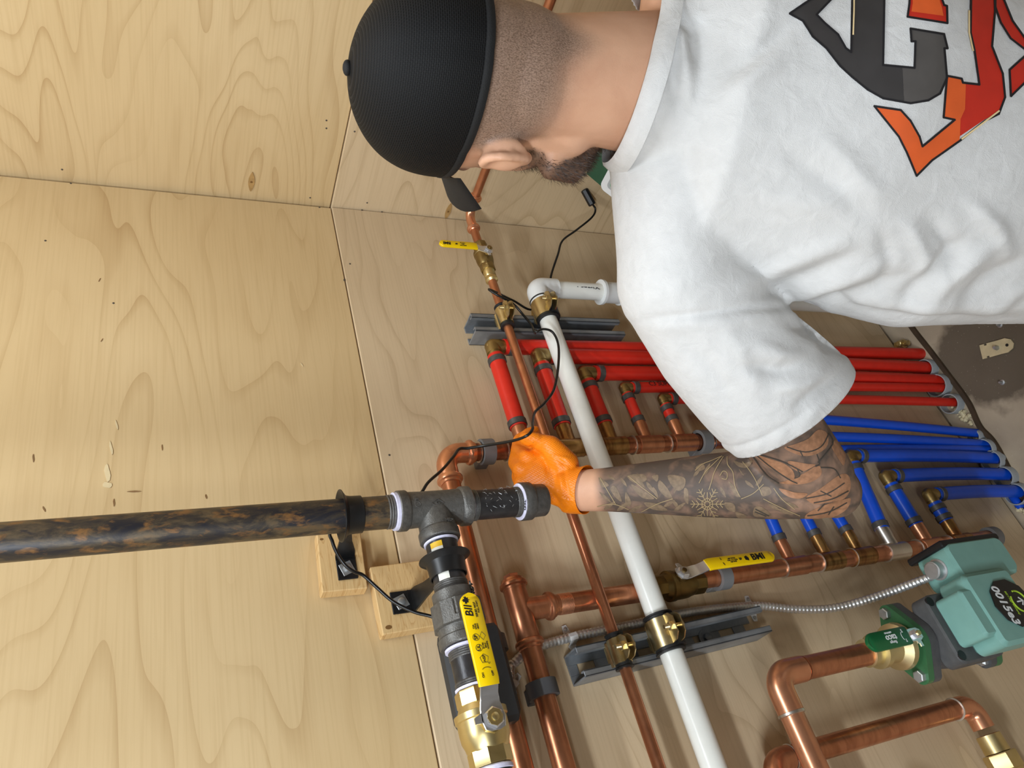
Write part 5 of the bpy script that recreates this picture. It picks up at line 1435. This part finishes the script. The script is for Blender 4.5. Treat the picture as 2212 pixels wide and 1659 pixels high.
leaves += [[(x, y), (x+dx*.35-dy*.16, y+dy*.35+dx*.16), (x+dx, y+dy), (x+dx*.45+dy*.12, y+dy*.45-dx*.12)] for x, y, dx, dy in
           [(230, 640, 90, -60), (330, 650, 100, -70), (420, 660, 110, -50), (480, 400, 70, 80), (560, 430, 60, 90), (610, 470, 40, 90), (690, 620, 90, -50), (770, 650, 90, -60), (800, 430, -30, 90), (920, 390, 60, -70), (1000, 380, 50, -90), (1320, 420, 70, 60), (1400, 460, 60, -80), (1500, 600, 90, 50), (1580, 640, 110, 40), (1640, 590, 90, 40), (360, 400, 50, 70), (1130, 470, 40, 80), (260, 380, 60, 40)]]
def organic(p, k=5, closed=True):
    P = [np.array(q, float) for q in p]; n = len(P); out = []
    for i in range(n if closed else n-1):
        g_ = (lambda j: P[j % n]) if closed else (lambda j: P[min(max(j, 0), n-1)])
        p0, p1, p2, p3 = g_(i-1), g_(i), g_(i+1), g_(i+2)
        for j in range(k):
            t = j/k; out.append(tuple(.5*((2*p1)+(p2-p0)*t+(2*p0-5*p1+4*p2-p3)*t*t+(3*p1-p0-3*p2+p3)*t**3)))
    if not closed: out.append(tuple(P[-1]))
    return out
def leafmesh(polys, mat, off, label):
    for p in polys: link(smooth_mesh(onto([za(organic(p))], skin_bvh, off, 7.)), 'tattoo', mat, person, 0, label)
leafmesh(petals, 'skin_petal', .0004, 'bare skin petals left in the arm tattoo'); leafmesh(leaves, 'skin_leaf', .0004, 'pale leaves in the forearm tattoo')
sn = []
ctr = np.array((1028, 600.))
for k in range(12):
    a = TAU*k/12; L = 128 if k % 2 == 0 else 88; d = np.array((math.cos(a), math.sin(a))); q = np.array((-d[1], d[0]))
    sn.append([tuple(ctr+d*22), tuple(ctr+d*L)])
    for f_ in (.5, .75):
        for s_ in (-1, 1):
            if k % 2 == 0: sn.append([tuple(ctr+d*L*f_), tuple(ctr+d*(L*f_+22)+q*s_*26)])
sn.append([tuple(ctr+20*np.array((math.cos(TAU*i/14), math.sin(TAU*i/14)))) for i in range(15)])
sn.append([tuple(ctr+48*np.array((math.cos(TAU*i/12), math.sin(TAU*i/12)))*(1 if i % 2 else .82)) for i in range(13)])
cur = [[(935, 345), (985, 300), (1060, 270), (1130, 240)], [(965, 440), (1010, 360), (1070, 300), (1140, 235)], [(1040, 490), (1060, 430), (1085, 350), (1150, 240)], [(1180, 240), (1185, 300), (1225, 360), (1240, 460), (1280, 545)], [(1125, 385), (1150, 350), (1180, 365), (1175, 410), (1140, 405)],
       [(200, 400), (260, 500), (320, 600)], [(420, 390), (520, 470), (640, 560)], [(180, 620), (300, 600), (420, 640)], [(520, 660), (640, 600), (760, 560)], [(1300, 280), (1350, 340), (1400, 420), (1450, 530)], [(1290, 560), (1380, 520), (1460, 450)], [(1540, 480), (1600, 560), (1700, 640)], [(1460, 560), (1580, 620), (1740, 690)]]
sn += [organic(p, 5, False) for p in cur]
link(smooth_mesh(onto(sum([stroke(za(p), .85) for p in sn], []), skin_bvh, .0008, 7.)), 'tattoo', 'skin_line', person, 0, 'pale snowflake in the forearm tattoo')['kind'] = 'stuff'
ln = [[(1370, 190), (1500, 300), (1640, 400), (1720, 440)], [(1380, 230), (1480, 370), (1580, 440)], [(1400, 210), (1600, 270), (1760, 350)], [(1720, 330), (1740, 380), (1700, 400)], [(1790, 555), (1950, 520), (2080, 440)], [(1850, 590), (1990, 560), (2110, 500)], [(1800, 690), (1960, 660), (2100, 590)], [(1930, 600), (1880, 650)], [(2000, 620), (1960, 680)], [(1900, 500), (1980, 540)], [(1640, 160), (1780, 200), (1900, 160), (1960, 60)], [(1760, 230), (1740, 190)], [(1870, 220), (1890, 290), (1860, 310)], [(1400, 640), (1500, 690)], [(1395, 660), (1480, 692)], [(1960, 60), (1990, 140), (1880, 280)], [(1900, 320), (2000, 330), (2050, 400)]]
link(smooth_mesh(onto(sum([stroke(za(organic(p, 5, False)), 1.2) for p in ln], []), skin_bvh, .0008, 7.)), 'tattoo', 'ink_line', person, 0, 'dark flower lines of the arm tattoo')['kind'] = 'stuff'

# ---- orange glove
G = MB(); hand(G, .0010)
ad = (EL-WJ).normalized(); sref = DWN.cross(FWD)
etube(G, [(WJ-ad*.012, .0315, .027), (WJ+ad*.006, .0325, .0285), (WJ+ad*.020, .0355, .032), (WJ+ad*.045, .038, .035)], sref, 30)
glove_me = remesh(G, .0024, 7, .5)
bm = bmesh.new(); bm.from_mesh(glove_me)
cuff = WJ+ad*.0125
trim(cuff, (ad-FWD*.35-RGT*.10), .12)
keep_largest()
bm.to_mesh(glove_me); bm.free()
c3 = coords(glove_me); n3 = normals(glove_me); px, dep = project(c3); c2 = c3
facing = ((c3-NPC)*n3).sum(1) < 0; disp = np.zeros(len(c3))
for f_ in [([(1168, 978), (1180, 1005), (1184, 1028)], -.0016, 4), ([(1192, 984), (1215, 990), (1232, 992)], .0018, 4), ([(1200, 985), (1215, 1000), (1235, 1008)], -.0014, 4), ([(1185, 1045), (1205, 1065), (1222, 1085)], .0016, 5), ([(1178, 1050), (1200, 1078), (1215, 1098)], -.0014, 4),
           ([(1210, 1070), (1225, 1078), (1238, 1082)], .0014, 3), ([(1180, 1098), (1200, 1104), (1225, 1106)], .0016, 4), ([(1205, 1010), (1212, 1040), (1215, 1070)], .0012, 4), ([(1218, 1000), (1222, 1040), (1232, 1080)], -.0012, 4), ([(1140, 972), (1150, 965), (1155, 955)], -.002, 4)]: fold(*f_)
setco(glove_me, c3+n3*disp[:, None])
def glove_material():
    g = NT('glove_rubber'); v = g.coord((1, 1, 1), rot=(.4, .6, .8))
    w1 = g.n('ShaderNodeTexWave', wave_type='BANDS', bands_direction='X'); w2 = g.n('ShaderNodeTexWave', wave_type='BANDS', bands_direction='Z')
    for w in (w1, w2): w.inputs['Scale'].default_value = 120; g.l(v, w.inputs['Vector'])
    h = g.math('MULTIPLY', w1.outputs['Fac'], w2.outputs['Fac'])
    g.set(Base_Color=g.ramp(g.noise(v, 30, 3), [(.3, srgb(244, 124, 6)), (.7, srgb(252, 138, 14))]), Roughness=.42)
    g.b.inputs['Subsurface Weight'].default_value = .05
    g.bump(h, .35, .0008); MAT['glove_rubber'] = g.m
glove_material()
glove = link(glove_me, 'glove', 'glove_rubber', person, 180, 'orange rubber glove')
md = glove.modifiers.new('thickness', 'SOLIDIFY'); md.thickness = .0009; md.offset = -1

# ---- trousers and boots (below the frame)
simple('denim', (52, 58, 70), .85, var=.15, nscale=200, bump=.3); simple('boot', (92, 66, 40), .6, var=.15)
Tm = MB()
etube(Tm, [(PEL+Z*.05, .160, .120), (PEL-Z*.03, .165, .125)], TL, 30)
for hip, kn, an in KN: capsule(Tm, hip, kn, .098, .074, 24); capsule(Tm, kn, an.lerp(kn, .12), .070, .056, 24)
tro = link(remesh(Tm, .008, 4), 'trousers', 'denim', person, 180, 'dark denim trousers')
for hip, kn, an in KN:
    Bm = MB(); etube(Bm, [(an+TF*.03, .050, .050), (an-TF*.02, .050, .052), (an-TF*.06-Z*.002, .048, .058)], TL, 20); etube(Bm, [(an-TF*.05+Z*.02, .045, .04), (an-TF*.06-Z*.035, .045, .034), (an-TF*.045-Z*.05+V((0, 0, -.002)), .04, .022)], TL, 18)
    link(remesh(Bm, .006, 4), 'boot', 'boot', person, 180, 'brown leather boot')
